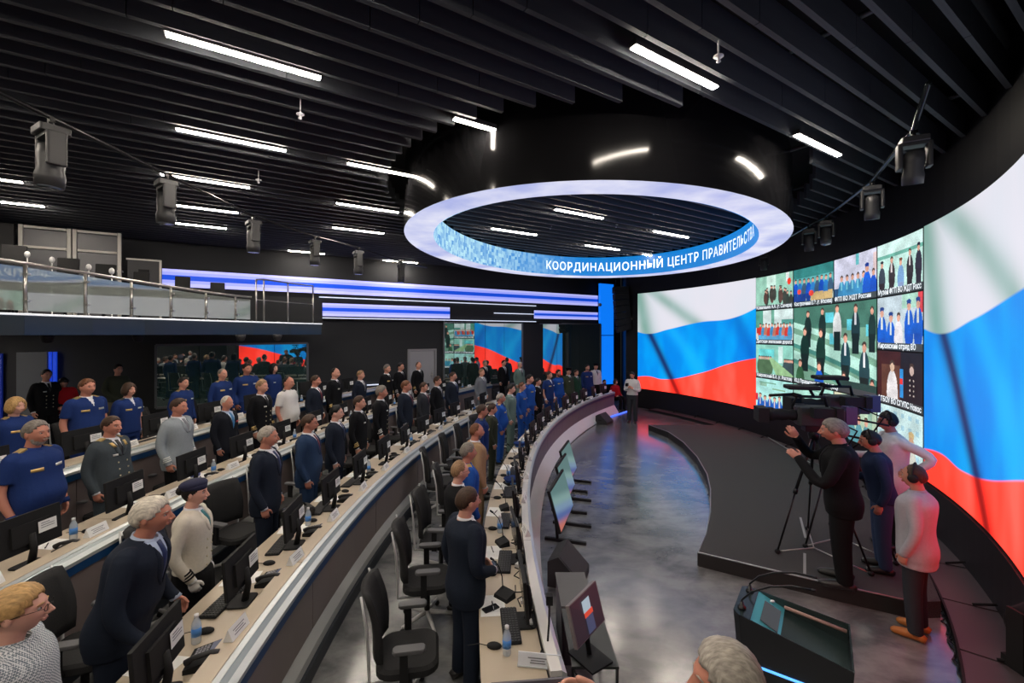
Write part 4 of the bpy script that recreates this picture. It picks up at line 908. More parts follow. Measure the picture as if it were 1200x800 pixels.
# dark rough thing at lower right frame edge
o = thing('spotlight_fixture', 'black floor spotlight at lower right edge beside the tiles', 'spotlight', (4.66, 3.95, .085)); o.scale = (1.35, 1.35, 1.5)
MB().box((0, 0, .03), (.24, .2, .06)).build('base', BLACK, o); MB().box((-.13, 0, .2), (.02, .1, .34)).build('yoke_arm', BLACK, o); MB().box((.13, 0, .2), (.02, .1, .34)).build('yoke_arm', BLACK, o); MB().lathe([(.06, -.16), (.1, -.1), (.11, .12), (.1, .16)], 14, (0, 0, .3), M=RX(.9)).build('lamp_head', BLACK, o)
# ------------------------------------------------------------------ moving-head spotlights and their trusses
def moving_head(label, p, s, yaw, tilt, style=0):
    s *= .72
    if style: yaw = math.atan2(p.y, p.x) + .25; s *= 1.06
    o = thing('moving_head_light', label, 'stage light', p, yaw, None); o.scale = (s, s, s)
    G = mat('fixture_grey', (.035, .036, .039), .45)
    MB().rbox((0, 0, -.05), (.36, .3, .1), .03).build('base', G, o); MB().tube([(0, 0, .0), (0, 0, .12)], .03, 8).box((0, 0, .1), (.1, .05, .06)).build('clamp', BLACKM, o)
    for sx in (-.19, .19): MB().rbox((sx, 0, -.3), (.07, .2, .42), .03).build('yoke_arm', G, o)
    MB().box((0, 0, -.12), (.4, .2, .05)).build('yoke_bar', G, o)
    T = RX(tilt); c = Vector((0, 0, -.42))
    MB().lathe([(.05, .22), (.13, .18), (.145, .05), (.13, -.12), (.15, -.2), (.14, -.34)], 18, c, M=T).build('lamp_head', G, o)
    MB().lathe([(.001, -.338), (.12, -.345)], 16, c, M=T).build('lens', mat('fixture_lens', (.25, .3, .34), .1), o)
    return o
TZ = 5.42
LP = []
for i, (x, y, s) in enumerate(((60, 138, 1.1), (195, 204, 1.05), (297, 253, 1.05), (369, 277, 1.0), (420, 290, 1.05), (470, 307, .95))):
    p = at(x, y, TZ); LP.append(p); moving_head('grey moving-head light on the left ceiling pipe, %s from the camera' % ordn(i), p - Vector((0, 0, .1 * s)), s, 0, [.05, .03, 0, .02, .02, .03][i], 1)
pre = LP[0] + (LP[0] - LP[1]).normalized() * 3
tag(MB().tube([pre] + LP + [LP[-1] + Vector((.6, 1.2, 0))], .025, 8).build('lighting_pipe', BLACKM), 'long dark lighting pipe above the left audience', 'pipe')
RP = []
for i, (x, y, s) in enumerate(((1071, 152, .95), (1022, 212, .9), (968, 254, .85), (948, 264, .85), (895, 295, .8), (847, 312, .8))):
    p = at(x, y, TZ); RP.append(p); moving_head('black stage light on the right ceiling pipe, %s from the camera' % ordn(i), p - Vector((0, 0, .1 * s)), s, [-.5, -.6, -.7, -.7, -.6, -.6][i], [.25, .1, -.2, .2, .1, .1][i])
pre = at(1088, 98, TZ)
tag(MB().tube([pre] + RP, .028, 8).build('lighting_pipe', mat('wet_black_pipe', (.03, .04, .045), .2, .6)), 'bent dark lighting pipe in front of the LED wall', 'pipe')
for p in (RP[0], RP[1], RP[2], RP[4], LP[0], LP[1], LP[2], LP[3]):
    pass
# ------------------------------------------------------------------ people
TZs = [.78, .84, .90, .96, 1.03, 1.10, 1.20, 1.30, 1.37, 1.415, 1.45, 1.475, 1.50]
TA = [.150, .168, .174, .170, .158, .153, .165, .181, .188, .182, .150, .098, .062]
TBF = [.085, .100, .108, .112, .114, .114, .120, .124, .114, .094, .070, .056, .052]
TBB = [.100, .118, .124, .118, .104, .098, .106, .118, .120, .108, .090, .074, .062]
def torso(z): return np.interp(z, TZs, TA), np.interp(z, TZs, TBF), np.interp(z, TZs, TBB)
def ninf(z, inf): return inf * float(np.interp(z, [1.39, 1.485], [1, .3]))
def front(x, z, inf, belly=0.):
    inf = ninf(z, inf)
    a, bf, _ = torso(z); bf = bf + belly * math.exp(-((z - 1.05) / .13) ** 2); a += inf + belly * .5 * math.exp(-((z - 1.05) / .15) ** 2); bf += inf
    return bf * math.sqrt(max(0., 1 - min(1, (abs(x) / a)) ** 2.4))
def torso_mesh(mb, inf, z0, z1, belly=0., flare=0., n=28):
    zs = [z0] + [z for z in np.arange(.80, 1.5, .035) if z0 + .02 < z < z1 - .01] + [z1]; V = []
    for z in zs:
        a, bf, bb = torso(max(z, .78)); g = belly * math.exp(-((z - 1.05) / .13) ** 2)
        fl = flare * max(0, (.98 - z) / .25)
        fi = ninf(z, inf) if inf > 0 else inf
        a += fi + fl + g * .5; bf += fi + fl * .8 + g; bb += fi + fl
        for k in range(n):
            t = 2 * PI * k / n; c, s = math.cos(t), math.sin(t)
            e = 2 / 2.4; x = a * math.copysign(abs(c) ** e, c); y = (bf if s > 0 else bb) * math.copysign(abs(s) ** e, s); V.append((x, y, z))
    L = len(zs)
    Fs = [(i * n + k, i * n + (k + 1) % n, (i + 1) * n + (k + 1) % n, (i + 1) * n + k) for i in range(L - 1) for k in range(n)] + [list(range(n))[::-1], [(L - 1) * n + k for k in range(n)]]
    mb.add(V, Fs, 0, True)
# joints (left of the figure is -x when it faces +y):  elbow, wrist, hand direction, thumb side
POSE = {
 'att':   dict(R=((.245, -.035, 1.13), (.228, .055, .885), (-.05, .18, -1)), L=((-.245, -.035, 1.13), (-.228, .055, .885), (.05, .18, -1))),
 'att2':  dict(R=((.25, -.05, 1.13), (.225, .075, .90), (-.1, .3, -1)), L=((-.235, -.02, 1.13), (-.215, .05, .885), (.05, .1, -1))),
 'belly': dict(R=((.25, -.03, 1.14), (.12, .185, 1.02), (-1, .25, .1)), L=((-.245, -.06, 1.13), (-.225, .03, .885), (.05, .18, -1))),
 'clasp': dict(R=((.25, -.02, 1.13), (.075, .17, .93), (-.8, .15, -.6)), L=((-.25, -.02, 1.13), (-.075, .185, .92), (.8, .15, -.6))),
 'desk':  dict(R=((.25, .04, 1.12), (.225, .20, .91), (0, .55, -.8)), L=((-.25, .04, 1.12), (-.225, .20, .91), (0, .55, -.8)), lean=.24, head=.24),
 'film':  dict(R=((.33, .20, 1.26), (.13, .31, 1.50), (-.25, .35, .9)), L=((-.27, .14, 1.13), (-.08, .30, 1.32), (.3, .6, .6)), lean=.06),
 'oper':  dict(R=((.25, .05, 1.14), (.20, .28, 1.12), (0, 1, .1)), L=((-.25, -.02, 1.13), (-.235, .06, .89), (0, .25, -1)), lean=.14),
 'akimbo': dict(R=((.26, .08, 1.15), (.18, .30, 1.16), (-.1, 1, .1)), L=((-.36, -.22, 1.24), (-.27, -.02, 1.04), (.7, .5, -.3)), lean=.05),
 'hold':  dict(R=((.24, .02, 1.12), (.09, .24, 1.20), (-.6, .5, .5)), L=((-.24, .02, 1.12), (-.09, .24, 1.17), (.6, .5, .5)), head=-.35),
 'down':  dict(R=((.24, .0, 1.12), (.1, .2, 1.0), (-.4, .8, 0)), L=((-.24, .0, 1.12), (-.1, .2, 1.0), (.4, .8, 0)), head=-.6),
 'up':    dict(R=((.24, .27, 1.40), (.16, .36, 1.68), (-.9, .2, .35)), L=((-.25, .2, 1.2), (-.10, .36, 1.36), (.6, .3, .7))),
 'sit':   dict(R=((.25, .0, 1.13), (.16, .24, 1.02), (-.3, .9, 0)), L=((-.25, .0, 1.13), (-.16, .24, 1.02), (.3, .9, 0)), sit=True),
}
SHO = lambda s: Vector((s * .166, -.008, 1.402))
def headsphere(n=40, m=30):
    V = []
    for j in range(m + 1):
        t = PI * j / m
        for k in range(n): V.append((math.sin(t) * math.cos(2 * PI * k / n), math.sin(t) * math.sin(2 * PI * k / n), math.cos(t)))
    D = np.array(V); x, y, z = D.T.copy()
    X, Y, Z = x * .076, y * .099, z * .118
    t = np.clip(-z, 0, 1); X *= 1 - .30 * t ** 1.6; Y = np.where(y > 0, Y * (1 - .10 * t ** 2), Y * (1 - .42 * t ** 1.3))
    Y = np.where((y > 0) & (z > .2), Y * (1 - .10 * np.clip(z - .2, 0, 1)), Y)
    for s in (-1, 1):
        Y -= .010 * np.exp(-(((X - s * .031) / .017) ** 2 + ((Z - .004) / .012) ** 2)) * (y > 0)
        Y += .005 * np.exp(-(((X - s * .042) / .016) ** 2 + ((Z + .03) / .018) ** 2)) * (y > 0)
        Y += .005 * np.exp(-(((X - s * .028) / .024) ** 2 + ((Z - .030) / .008) ** 2)) * (y > 0)
    Y += .010 * np.exp(-((X / .024) ** 2 + ((Z + .100) / .016) ** 2)) * (y > 0)
    Fs = [(j * n + k, (j + 1) * n + k, (j + 1) * n + (k + 1) % n, j * n + (k + 1) % n) for j in range(m) for k in range(n)]
    return np.c_[X, Y, Z], D, Fs
HV, HD, HF = headsphere()
HC = np.array((0, .018, 1.632))
def headpieces(mb):
    mb.add([tuple(p) for p in HV + HC], HF, 0, True); c = Vector(HC)
    mb.tube([c + Vector((0, .090, .022)), c + Vector((0, .104, -.008)), c + Vector((0, .116, -.030)), c + Vector((0, .100, -.041))], [.007, .0095, .0125, .008], 10)
    for s in (-1, 1):
        mb.ell(c + Vector((s * .0105, .102, -.036)), (.009, .011, .008), 8, 6)
        mb.ell(c + Vector((s * .077, -.010, -.006)), (.009, .019, .031), 10, 8, M=RZ(s * -.35))
    mb.ell(c + Vector((0, .0885, -.058)), (.023, .011, .0065), 10, 6); mb.ell(c + Vector((0, .0875, -.069)), (.020, .011, .0065), 10, 6)
    mb.tube([(0, -.03, 1.44), (0, -.012, 1.50), (0, .004, 1.56), (0, .008, 1.60)], [.062, .055, .054, .055], 18)
def hand(mb, wrist, d, s, side, curl=.55, k=1.0):
    """palm, four unequal bent fingers and a thumb; d: hand direction, side: towards the thumb"""
    d = Vector(d).normalized(); side = Vector(side); side = (side - d * side.dot(d)).normalized(); nrm = side.cross(d) * s
    W = Vector(wrist)
    mb.tube([W - d * .02, W + d * .015], [.027 * k, .026 * k], 10)
    M3 = Matrix((side, d, nrm)).transposed()
    mb.ell(W + d * .05, (.040 * k, .055 * k, .0165 * k), 12, 8, M=M3); mb.ell(W + d * .075, (.039 * k, .024 * k, .0145 * k), 12, 8, M=M3)
    for i, (o, L) in enumerate(((.029, .070), (.0100, .080), (-.0095, .074), (-.028, .058))):
        b0 = W + d * (.083 - abs(o) * .25) + side * o * k; P = [b0 - d * .02, b0]; a = curl * .5; q = b0
        for j, f in enumerate((.45, .32, .23)):
            a += curl * (.5 if j == 0 else .75); q = q + (d * math.cos(a) + nrm * math.sin(a)) * L * f * k; P.append(q)
        mb.tube(P, [.0092, .0092, .0085, .0078, .0066], 8)
    b0 = W + d * .025 + side * .028; q1 = b0 + (d * .6 + side * .7 + nrm * .3).normalized() * .035; q2 = q1 + (d * .85 + side * .2 + nrm * .4).normalized() * .03; q3 = q2 + (d * .95 + nrm * .3).normalized() * .022
    mb.tube([b0 - side * .015, b0, q1, q2, q3], [.013, .0135, .0115, .0100, .0078], 8)
def limb(mb, P, R, n=14, sub=5):
    """smooth tapered tube through the joints"""
    P = [Vector(p) for p in P]; Q = []; RR = []
    for i in range(len(P) - 1):
        p0, p1, p2, p3 = P[max(i - 1, 0)], P[i], P[i + 1], P[min(i + 2, len(P) - 1)]
        for j in range(sub):
            t = j / sub; Q.append(.5 * ((2 * p1) + (p2 - p0) * t + (2 * p0 - 5 * p1 + 4 * p2 - p3) * t * t + (3 * p1 - p0 - 3 * p2 + p3) * t ** 3)); RR.append(R[i] + (R[i + 1] - R[i]) * t)
    Q.append(P[-1]); RR.append(R[-1]); mb.tube(Q, RR, n)
def legj(pose, s):
    if pose.get('sit'): return [(s * .09, -.02, .90), (s * .11, .42, .93), (s * .11, .44, .50)], True
    return [(s * .088, 0, .90), (s * .098, .012, .49), (s * .105, -.012, .085)], False
def warp(V, pose, ishead=False, chest=True):
    A = np.array([tuple(v) for v in V], float)
    h = pose.get('head', 0)
    if ishead and h:
        c, s = math.cos(h), math.sin(h); z0, y0 = 1.54, .0; w_ = np.clip((A[:, 2] - 1.46) / .1, 0, 1)
        y, z = A[:, 1] - y0, A[:, 2] - z0; A[:, 1] = A[:, 1] * (1 - w_) + w_ * (y0 + y * c - z * s); A[:, 2] = A[:, 2] * (1 - w_) + w_ * (z0 + y * s + z * c)
    l = pose.get('lean', 0)
    if l:
        w_ = np.clip((A[:, 2] - .86) / .2, 0, 1) * -l; c, s = np.cos(w_), np.sin(w_); y, z = A[:, 1].copy(), A[:, 2] - .95
        m_ = A[:, 2] > .86; y2, z2 = y * c - z * s, .95 + y * s + z * c; A[:, 1] = np.where(m_, y2, A[:, 1]); A[:, 2] = np.where(m_, z2, A[:, 2])
    if pose.get('sit'): A[:, 2] -= .42
    return [tuple(p) for p in A]
def remesh(name, mb, vox, smooth=3, adapt=0.0):
    me = mb.mesh(name + '_raw'); o = bpy.data.objects.new('tmp', me); C.objects.link(o)
    r = o.modifiers.new('r', 'REMESH'); r.mode = 'VOXEL'; r.voxel_size = vox; r.adaptivity = adapt
    if smooth: s = o.modifiers.new('s', 'SMOOTH'); s.factor = .5; s.iterations = smooth
    dg = bpy.context.evaluated_depsgraph_get(); out = bpy.data.meshes.new_from_object(o.evaluated_get(dg)); out.name = name
    bpy.data.objects.remove(o); bpy.data.meshes.remove(me)
    out.polygons.foreach_set('use_smooth', [True] * len(out.polygons)); out.materials.clear(); out.materials.append(None); return out
_PM = {}
def cached(key, fn):
    if key not in _PM: _PM[key] = fn()
    return _PM[key]
def delfaces(me, test):
    bm = bmesh.new(); bm.from_mesh(me); bmesh.ops.delete(bm, geom=[f for f in bm.faces if test(f.calc_center_median())], context='FACES'); bm.to_mesh(me); bm.free(); return me
def body_mesh(pn, hi):
    def f():
        P = POSE[pn]; mb = MB(); hd = MB(); headpieces(hd); hd.v = warp(hd.v, P, True)
        torso_mesh(mb, -.008, .80, 1.44)
        for s, k in ((1, 'R'), (-1, 'L')):
            e, wv, d = P[k]; limb(mb, [SHO(s) + Vector((-s * .03, 0, -.02)), SHO(s) + Vector((0, 0, -.012)), e, wv], [.034, .044, .040, .027])
            side = Vector((-s * .25, 1, 0)) if abs(d[2]) > .75 else Vector((-s * .5, .1, 1))
            hand(mb, wv, d, s if abs(d[2]) > .75 else s, side, .5 if hi else .45)
            J, sit = legj(P, s); limb(mb, [J[0], J[1], J[2]], [.082, .056, .040])
            f_ = Vector(J[2]); mb.ell(f_ + Vector((0, .045, -.042)), (.030, .10, .026), 12, 8)
        mb.v = warp(mb.v, P); hd.sm = hd.sm; mb.add(hd.v, hd.f, 0, True)
        me = remesh('body', mb, .0046 if hi else .0072, 2, .0 if hi else .004); return me
    return cached(('body', pn, hi), f)
def jacket_mesh(pn, z0, sleeve, vz, inf, belly, flare, vox=.011, vw=.50):
    """upper garment; vz: bottom of the open V at the throat, sleeve: 'long' or 'short'"""
    def f():
        P = POSE[pn]; mb = MB(); torso_mesh(mb, inf, z0, 1.488, belly, flare)
        for s, k in ((1, 'R'), (-1, 'L')):
            e, wv, d = (Vector(q) for q in P[k])
            if sleeve == 'long': limb(mb, [SHO(s) + Vector((-s * .05, 0, .012)), SHO(s) + Vector((s * .012, 0, 0)), e, wv + (wv - e).normalized() * .008], [.056, .064, .051, .041])
            else:
                t = SHO(s).lerp(e, .72); limb(mb, [SHO(s) + Vector((-s * .05, 0, .012)), SHO(s) + Vector((s * .012, 0, 0)), t], [.056, .069, .066])
        mb.v = warp(mb.v, P); me = remesh('jacket', mb, vox, 3)
        if vz:
            L = P.get('lean', 0)
            def test(c):
                y, z = c.y, c.z + (.42 if P.get('sit') else 0)
                if L: z2 = z - .95; c_, s_ = math.cos(L), math.sin(L); y, z = y * c_ - z2 * s_, .95 + y * s_ + z2 * c_
                return y > .02 and z > vz and abs(c.x) < (z - vz) * vw * .5 + .004
            delfaces(me, test)
        return me
    return cached(('jk', pn, z0, sleeve, vz, inf, belly, flare, vw), f)
def shirt_mesh(pn, belly):
    def f():
        P = POSE[pn]; mb = MB(); torso_mesh(mb, .017, 1.02, 1.474, belly * .95)
        # collar: a band around the neck, higher at the back
        n = 20; V = []
        for (r, zf, zb) in ((.058, 1.44, 1.46), (.068, 1.44, 1.46), (.0625, 1.492, 1.512), (.0575, 1.492, 1.512)):
            for k in range(n):
                t = 2 * PI * k / n; s = math.sin(t); V.append((r * math.cos(t), r * s * 1.02 - .005 + (.008 if s > 0 else -.004), zf + (zb - zf) * (1 - s) / 2))
        mb.add(V, [(a * n + k, a * n + (k + 1) % n, ((a + 1) % 4) * n + (k + 1) % n, ((a + 1) % 4) * n + k) for a in range(4) for k in range(n)], 0, True)
        mb.v = warp(mb.v, P)
        for s, k in ((1, 'R'), (-1, 'L')):
            e, wv, d = (Vector(q) for q in P[k]); g_ = (wv - e).normalized()
            cu = MB(); cu.tube([wv - g_ * .03, wv + g_ * .020], .0375, 14); mb.add(warp(cu.v, P), cu.f, 0, True)
        me = mb.mesh('shirt'); me.materials.append(None); return me
    return cached(('sh', pn, belly), f)
def trouser_mesh(pn):
    def f():
        P = POSE[pn]; mb = MB(); torso_mesh(mb, .008, .80, 1.0)
        for s in (1, -1):
            J, sit = legj(P, s); limb(mb, [J[0], J[1], Vector(J[2]) + Vector((0, 0, -.02))], [.104, .078, .062])
        mb.v = warp(mb.v, P); return remesh('trousers', mb, .014, 3)
    return cached(('tr', pn), f)
def skirt_mesh(pn):
    def f():
        mb = MB(); torso_mesh(mb, .012, .80, 1.0); limb(mb, [(0, 0, .9), (0, .0, .52)], [.17, .19]); return remesh('skirt', mb, .014, 3)
    return cached(('skirt',), f)
def shoe_mesh(pn, side):
    def f():
        P = POSE[pn]; mb = MB()
        for s in (side,):
            J, _ = legj(P, s); b0 = Vector(J[2]); z = b0.z - .085
            mb.tube([(b0.x, -.09, z + .035), (b0.x, -.06, z + .045), (b0.x, .02 + b0.y, z + .05), (b0.x + s * .006, .10 + b0.y, z + .036), (b0.x + s * .012, .165 + b0.y, z + .028), (b0.x + s * .012, .19 + b0.y, z + .024)] if not P.get('sit') else [(b0.x, b0.y - .07, z + .04), (b0.x, b0.y + .08, z + .045), (b0.x, b0.y + .19, z + .025)],
                    [.03, .042, .046, .042, .034, .018] if not P.get('sit') else [.04, .045, .02], 10); mb.tube([(b0.x, b0.y, z + .05), (b0.x, b0.y, z + .10)], [.05, .045], 10)
        V = []
        for p in warp(mb.v, P): V.append((p[0], p[1], max(p[2], -.0 if not P.get('sit') else -.42)))
        mb.v = V; me = mb.mesh('shoe'); me.materials.append(None); return me
    return cached(('shoe', pn, side), f)
def hair_mesh(style, pn):
    def f():
        P = POSE[pn]; x, y, z = HD.T; t = np.arctan2(np.abs(x), y)      # 0 front .. pi back
        hl = {'short': np.interp(t, [0, .55, .95, 1.35, 1.75, 2.2, PI], [.60, .56, .30, -.02, .02, -.35, -.62]),
              'thin': np.interp(t, [0, .5, .9, 1.3, 1.75, 2.2, PI], [.86, .86, .62, .06, .06, -.35, -.55]),
              'bald': np.interp(t, [0, .5, 1.2, 1.5, 1.8, 2.2, PI], [1.3, 1.3, .7, .24, .16, -.30, -.5]),
              'thick': np.interp(t, [0, .55, .95, 1.35, 1.75, 2.2, PI], [.52, .46, .20, -.10, -.10, -.50, -.78]),
              'bob': np.interp(t, [0, .45, .75, 1.1, 1.75, 2.2, PI], [.50, .34, -.20, -.70, -.86, -.88, -.90]),
              'long': np.interp(t, [0, .45, .75, 1.1, 1.75, 2.2, PI], [.58, .40, -.10, -.80, -.95, -.98, -.98]),
              'bun': np.interp(t, [0, .55, .95, 1.35, 1.75, 2.2, PI], [.55, .50, .22, -.05, -.1, -.50, -.70])}[style]
        hl = hl + .045 * np.sin(t * 19 + y * 3) + .035 * np.sin(t * 37 + 1 + x * 5)
        th = {'short': .011, 'thin': .007, 'bald': .004, 'thick': .015, 'bob': .020, 'long': .018, 'bun': .010}[style]
        d = np.clip((z - hl) / .45, 0, 1) ** .75; on = z > hl - .03
        wv = .0022 * (np.sin(x * 23 + z * 9) * np.sin(y * 17 + 1.3) + .6 * np.sin(z * 41 + x * 13) * np.sin(y * 37)) * (.7 if style in ('thick', 'bob') else .6)
        off = .0025 + d * (th + wv + (.008 * np.clip(y, 0, 1) * (z > .45) if style in ('short', 'thick') else 0))
        nn = HD / np.array((.076, .099, .118)); nn /= np.linalg.norm(nn, axis=1)[:, None]
        Vv = HV + nn * off[:, None]
        if style in ('bob', 'long'):                       # falls straight at the sides and back instead of following the jaw
            w_ = np.clip(-z, 0, 1); sc = 1 + .42 * w_ ** 1.1; low = on & (z < 0)
            Vv[:, 0] = np.where(low, np.where(np.abs(x) > .05, Vv[:, 0] * sc, Vv[:, 0]), Vv[:, 0]); Vv[:, 1] = np.where(low & (y < .2), Vv[:, 1] * (1 + .5 * w_), Vv[:, 1]); Vv[:, 2] = np.where(low, Vv[:, 2] * (1.0 if style == 'bob' else 1.45), Vv[:, 2])
        Vv = Vv + HC; keep = [f for f in HF if all(on[i] for i in f)]
        used = sorted({i for f in keep for i in f}); mp_ = {u: i for i, u in enumerate(used)}
        mb = MB(); V0 = [tuple(Vv[i]) for i in used]; inn = [tuple(HV[i] * .97 + HC) for i in used]; N = len(used)
        Fo = [[mp_[i] for i in f] for f in keep]; cnt = {}
        for f in Fo:
            for a, bq in zip(f, f[1:] + f[:1]): cnt[(a, bq)] = 1
        rim = [(a, bq) for a, bq in cnt if (bq, a) not in cnt and a != bq]
        mb.add(V0 + inn, Fo + [[i + N for i in f[::-1]] for f in Fo] + [(bq, a, a + N, bq + N) for a, bq in rim], 0, True)
        if style == 'bun': mb.ell((0, -.105, 1.66), (.04, .035, .04), 12, 8)
        mb.v = warp(mb.v, P, True); me = mb.mesh('hair'); me.materials.append(None); return me
    return cached(('hair', style, pn), f)
EYEW = mat('eye_white', (.34, .31, .29), .3); IRIS = mat('iris_dark', (.03, .03, .035), .2)
def headpart(name, pn, fn, slots=1):
    def f():
        mb = MB(); fn(mb); mb.v = warp(mb.v, POSE[pn], True); me = mb.mesh(name)
        for _ in range(slots): me.materials.append(None)
        return me
    return cached((name, pn), f)
def f_eyes(mb):
    for s in (-1, 1): c = Vector(HC) + Vector((s * .031, .0765, .004)); mb.ell(c, (.0125, .0115, .0085), 10, 8); mb.ell(c + Vector((0, .0066, 0)), (.0066, .0066, .0066), 8, 6, 1)
def f_brow(mb):
    for s in (-1, 1): c = Vector(HC); mb.tube([c + Vector((s * .014, .0935, .022)), c + Vector((s * .030, .0915, .0285)), c + Vector((s * .048, .0795, .023))], [.0028, .0036, .0022], 6)
def f_mouth(mb):
    c = Vector(HC); mb.tube([c + Vector((-.023, .0925, -.064)), c + Vector((0, .1005, -.0632)), c + Vector((.023, .0925, -.064))], [.0012, .0022, .0012], 6)
def f_glass(mb):
    c = Vector(HC)
    for s in (-1, 1):
        P = [c + Vector((s * .033 + .021 * math.cos(t), .108 - .004 * abs(math.cos(t)), .002 + .015 * math.sin(t))) for t in np.linspace(0, 2 * PI, 13)]; mb.tube(P, .0016, 5)
        mb.tube([c + Vector((s * .054, .104, .006)), c + Vector((s * .083, .02, .008)), c + Vector((s * .084, -.015, .0))], .0016, 5)
    mb.tube([c + Vector((-.012, .109, .005)), c + Vector((.012, .109, .005))], .0016, 5)
def f_beard(mb):
    x, y, z = HD.T; on = (z < np.where(y > .45, -.50, -.36)) & (y > .05) & (z > -.985); off = .0015 + .008 * np.clip((-z - .4) / .35, 0, 1)
    mouth = (np.abs(HV[:, 0]) < .026) & (HV[:, 2] > -.078) & (y > 0); on &= ~mouth
    nn = HD / np.array((.076, .099, .118)); nn /= np.linalg.norm(nn, axis=1)[:, None]; Vv = HV + nn * off[:, None] + HC
    keep = [f for f in HF if all(on[i] for i in f)]; used = sorted({i for f in keep for i in f}); m_ = {u: i for i, u in enumerate(used)}
    mb.add([tuple(Vv[i]) for i in used], [[m_[i] for i in f] for f in keep], 0, True)
    c = Vector(HC); mb.tube([c + Vector((-.026, .092, -.058)), c + Vector((0, .105, -.0505)), c + Vector((.026, .092, -.058))], [.003, .006, .003], 6)
def f_phones(mb):
    c = Vector(HC)
    P = [c + Vector((.098 * math.sin(t), -.005, .02 + .118 * math.cos(t))) for t in np.linspace(-1.62, 1.62, 17)]; mb.tube(P, .009, 8)
    for s in (-1, 1): mb.lathe([(.02, -.02), (.042, -.014), (.044, .01), (.03, .022)], 14, c + Vector((s * .092, -.008, -.004)), M=RY(s * PI / 2))
def f_beret(mb):      # small side cap
    c = Vector(HC); mb.ell(c + Vector((0, -.015, .085)), (.094, .122, .052), 20, 10, M=RX(.14)); mb.lathe([(.083, -.02), (.088, 0), (.09, .03)], 22, c + Vector((0, -.008, .058)), M=Matrix.Diagonal((1, 1.25, 1)))
def f_cap(mb):
    c = Vector(HC); mb.lathe([(.084, 0), (.092, .035), (.118, .062), (.11, .078), (.04, .085)], 22, c + Vector((0, .0, .05)), M=Matrix.Diagonal((1, 1.16, 1))); mb.ell(c + Vector((0, .105, .052)), (.07, .055, .008), 14, 6, M=RX(-.3))
def patch(pn, pts, inf, off, nx, nz, belly=0., th=.012):
    """surface piece hugging the chest: pts(u, v) -> (x, z)"""
    mb = MB(); V = []
    for j in range(nz + 1):
        for i in range(nx + 1):
            x, z = pts(i / nx, j / nz); V.append((x, front(x, z, inf, belly) + off, z))
    N = len(V); B_ = [(x, y - th - off, z) for x, y, z in V]
    g = [(j * (nx + 1) + i, j * (nx + 1) + i + 1, (j + 1) * (nx + 1) + i + 1, (j + 1) * (nx + 1) + i) for j in range(nz) for i in range(nx)]
    edge = [i for i in range(nx + 1)] + [j * (nx + 1) + nx for j in range(1, nz + 1)] + [nz * (nx + 1) + i for i in range(nx - 1, -1, -1)] + [j * (nx + 1) for j in range(nz - 1, 0, -1)]
    mb.add(V + B_, g + [[i + N for i in f[::-1]] for f in g] + [(bq, a, a + N, bq + N) for a, bq in zip(edge, edge[1:] + edge[:1])], 0, True)
    mb.v = warp(mb.v, POSE[pn]); return mb
def shared(key, mbf, name):
    def f(): me = mbf().mesh(name); me.materials.append(None); return me
    return cached(key, f)
CL = {k: mat('cloth_' + k, srgb(*v), .85, bump=.18, var=.10, scale=45, spec=.2) for k, v in dict(
    navy_suit=(27, 34, 48), dark_suit=(22, 25, 34), black_suit=(17, 18, 22), blue_suit=(38, 58, 88), charcoal=(48, 50, 56), grey_suit=(112, 116, 124), pale_grey=(142, 150, 156), army_grey=(64, 72, 78), olive=(52, 56, 44), camo=(58, 64, 50), green=(38, 72, 54),
    tan=(158, 128, 98), royal=(32, 78, 158), royal_dark=(28, 50, 104), naval=(15, 16, 20), white=(214, 212, 210), cream=(206, 198, 184), sweater=(62, 66, 54), denim=(168, 164, 170), black=(14, 14, 16), jeans=(52, 66, 96), darkblue=(34, 46, 74), red=(170, 24, 34), check=(176, 184, 186), khaki=(120, 112, 96), pink=(216, 190, 196), teal_grey=(104, 124, 118)).items()}
def chk():
    m = CL['check']; nt = m.node_tree; b = nt.nodes['Principled BSDF']; tc = nt.nodes.new('ShaderNodeTexCoord'); c = nt.nodes.new('ShaderNodeTexChecker'); c.inputs['Scale'].default_value = 120
    c.inputs['Color1'].default_value = srgb(206, 210, 212) + (1,); c.inputs['Color2'].default_value = srgb(112, 122, 130) + (1,); nt.links.new(tc.outputs['Object'], c.inputs['Vector']); nt.links.new(c.outputs[0], b.inputs['Base Color'])
chk()
SKIN = {k: mat('skin_' + k, srgb(*v), .52, var=.06, scale=30, spec=.4) for k, v in dict(a=(204, 148, 128), b=(190, 128, 108), c=(212, 160, 142), d=(176, 120, 98)).items()}
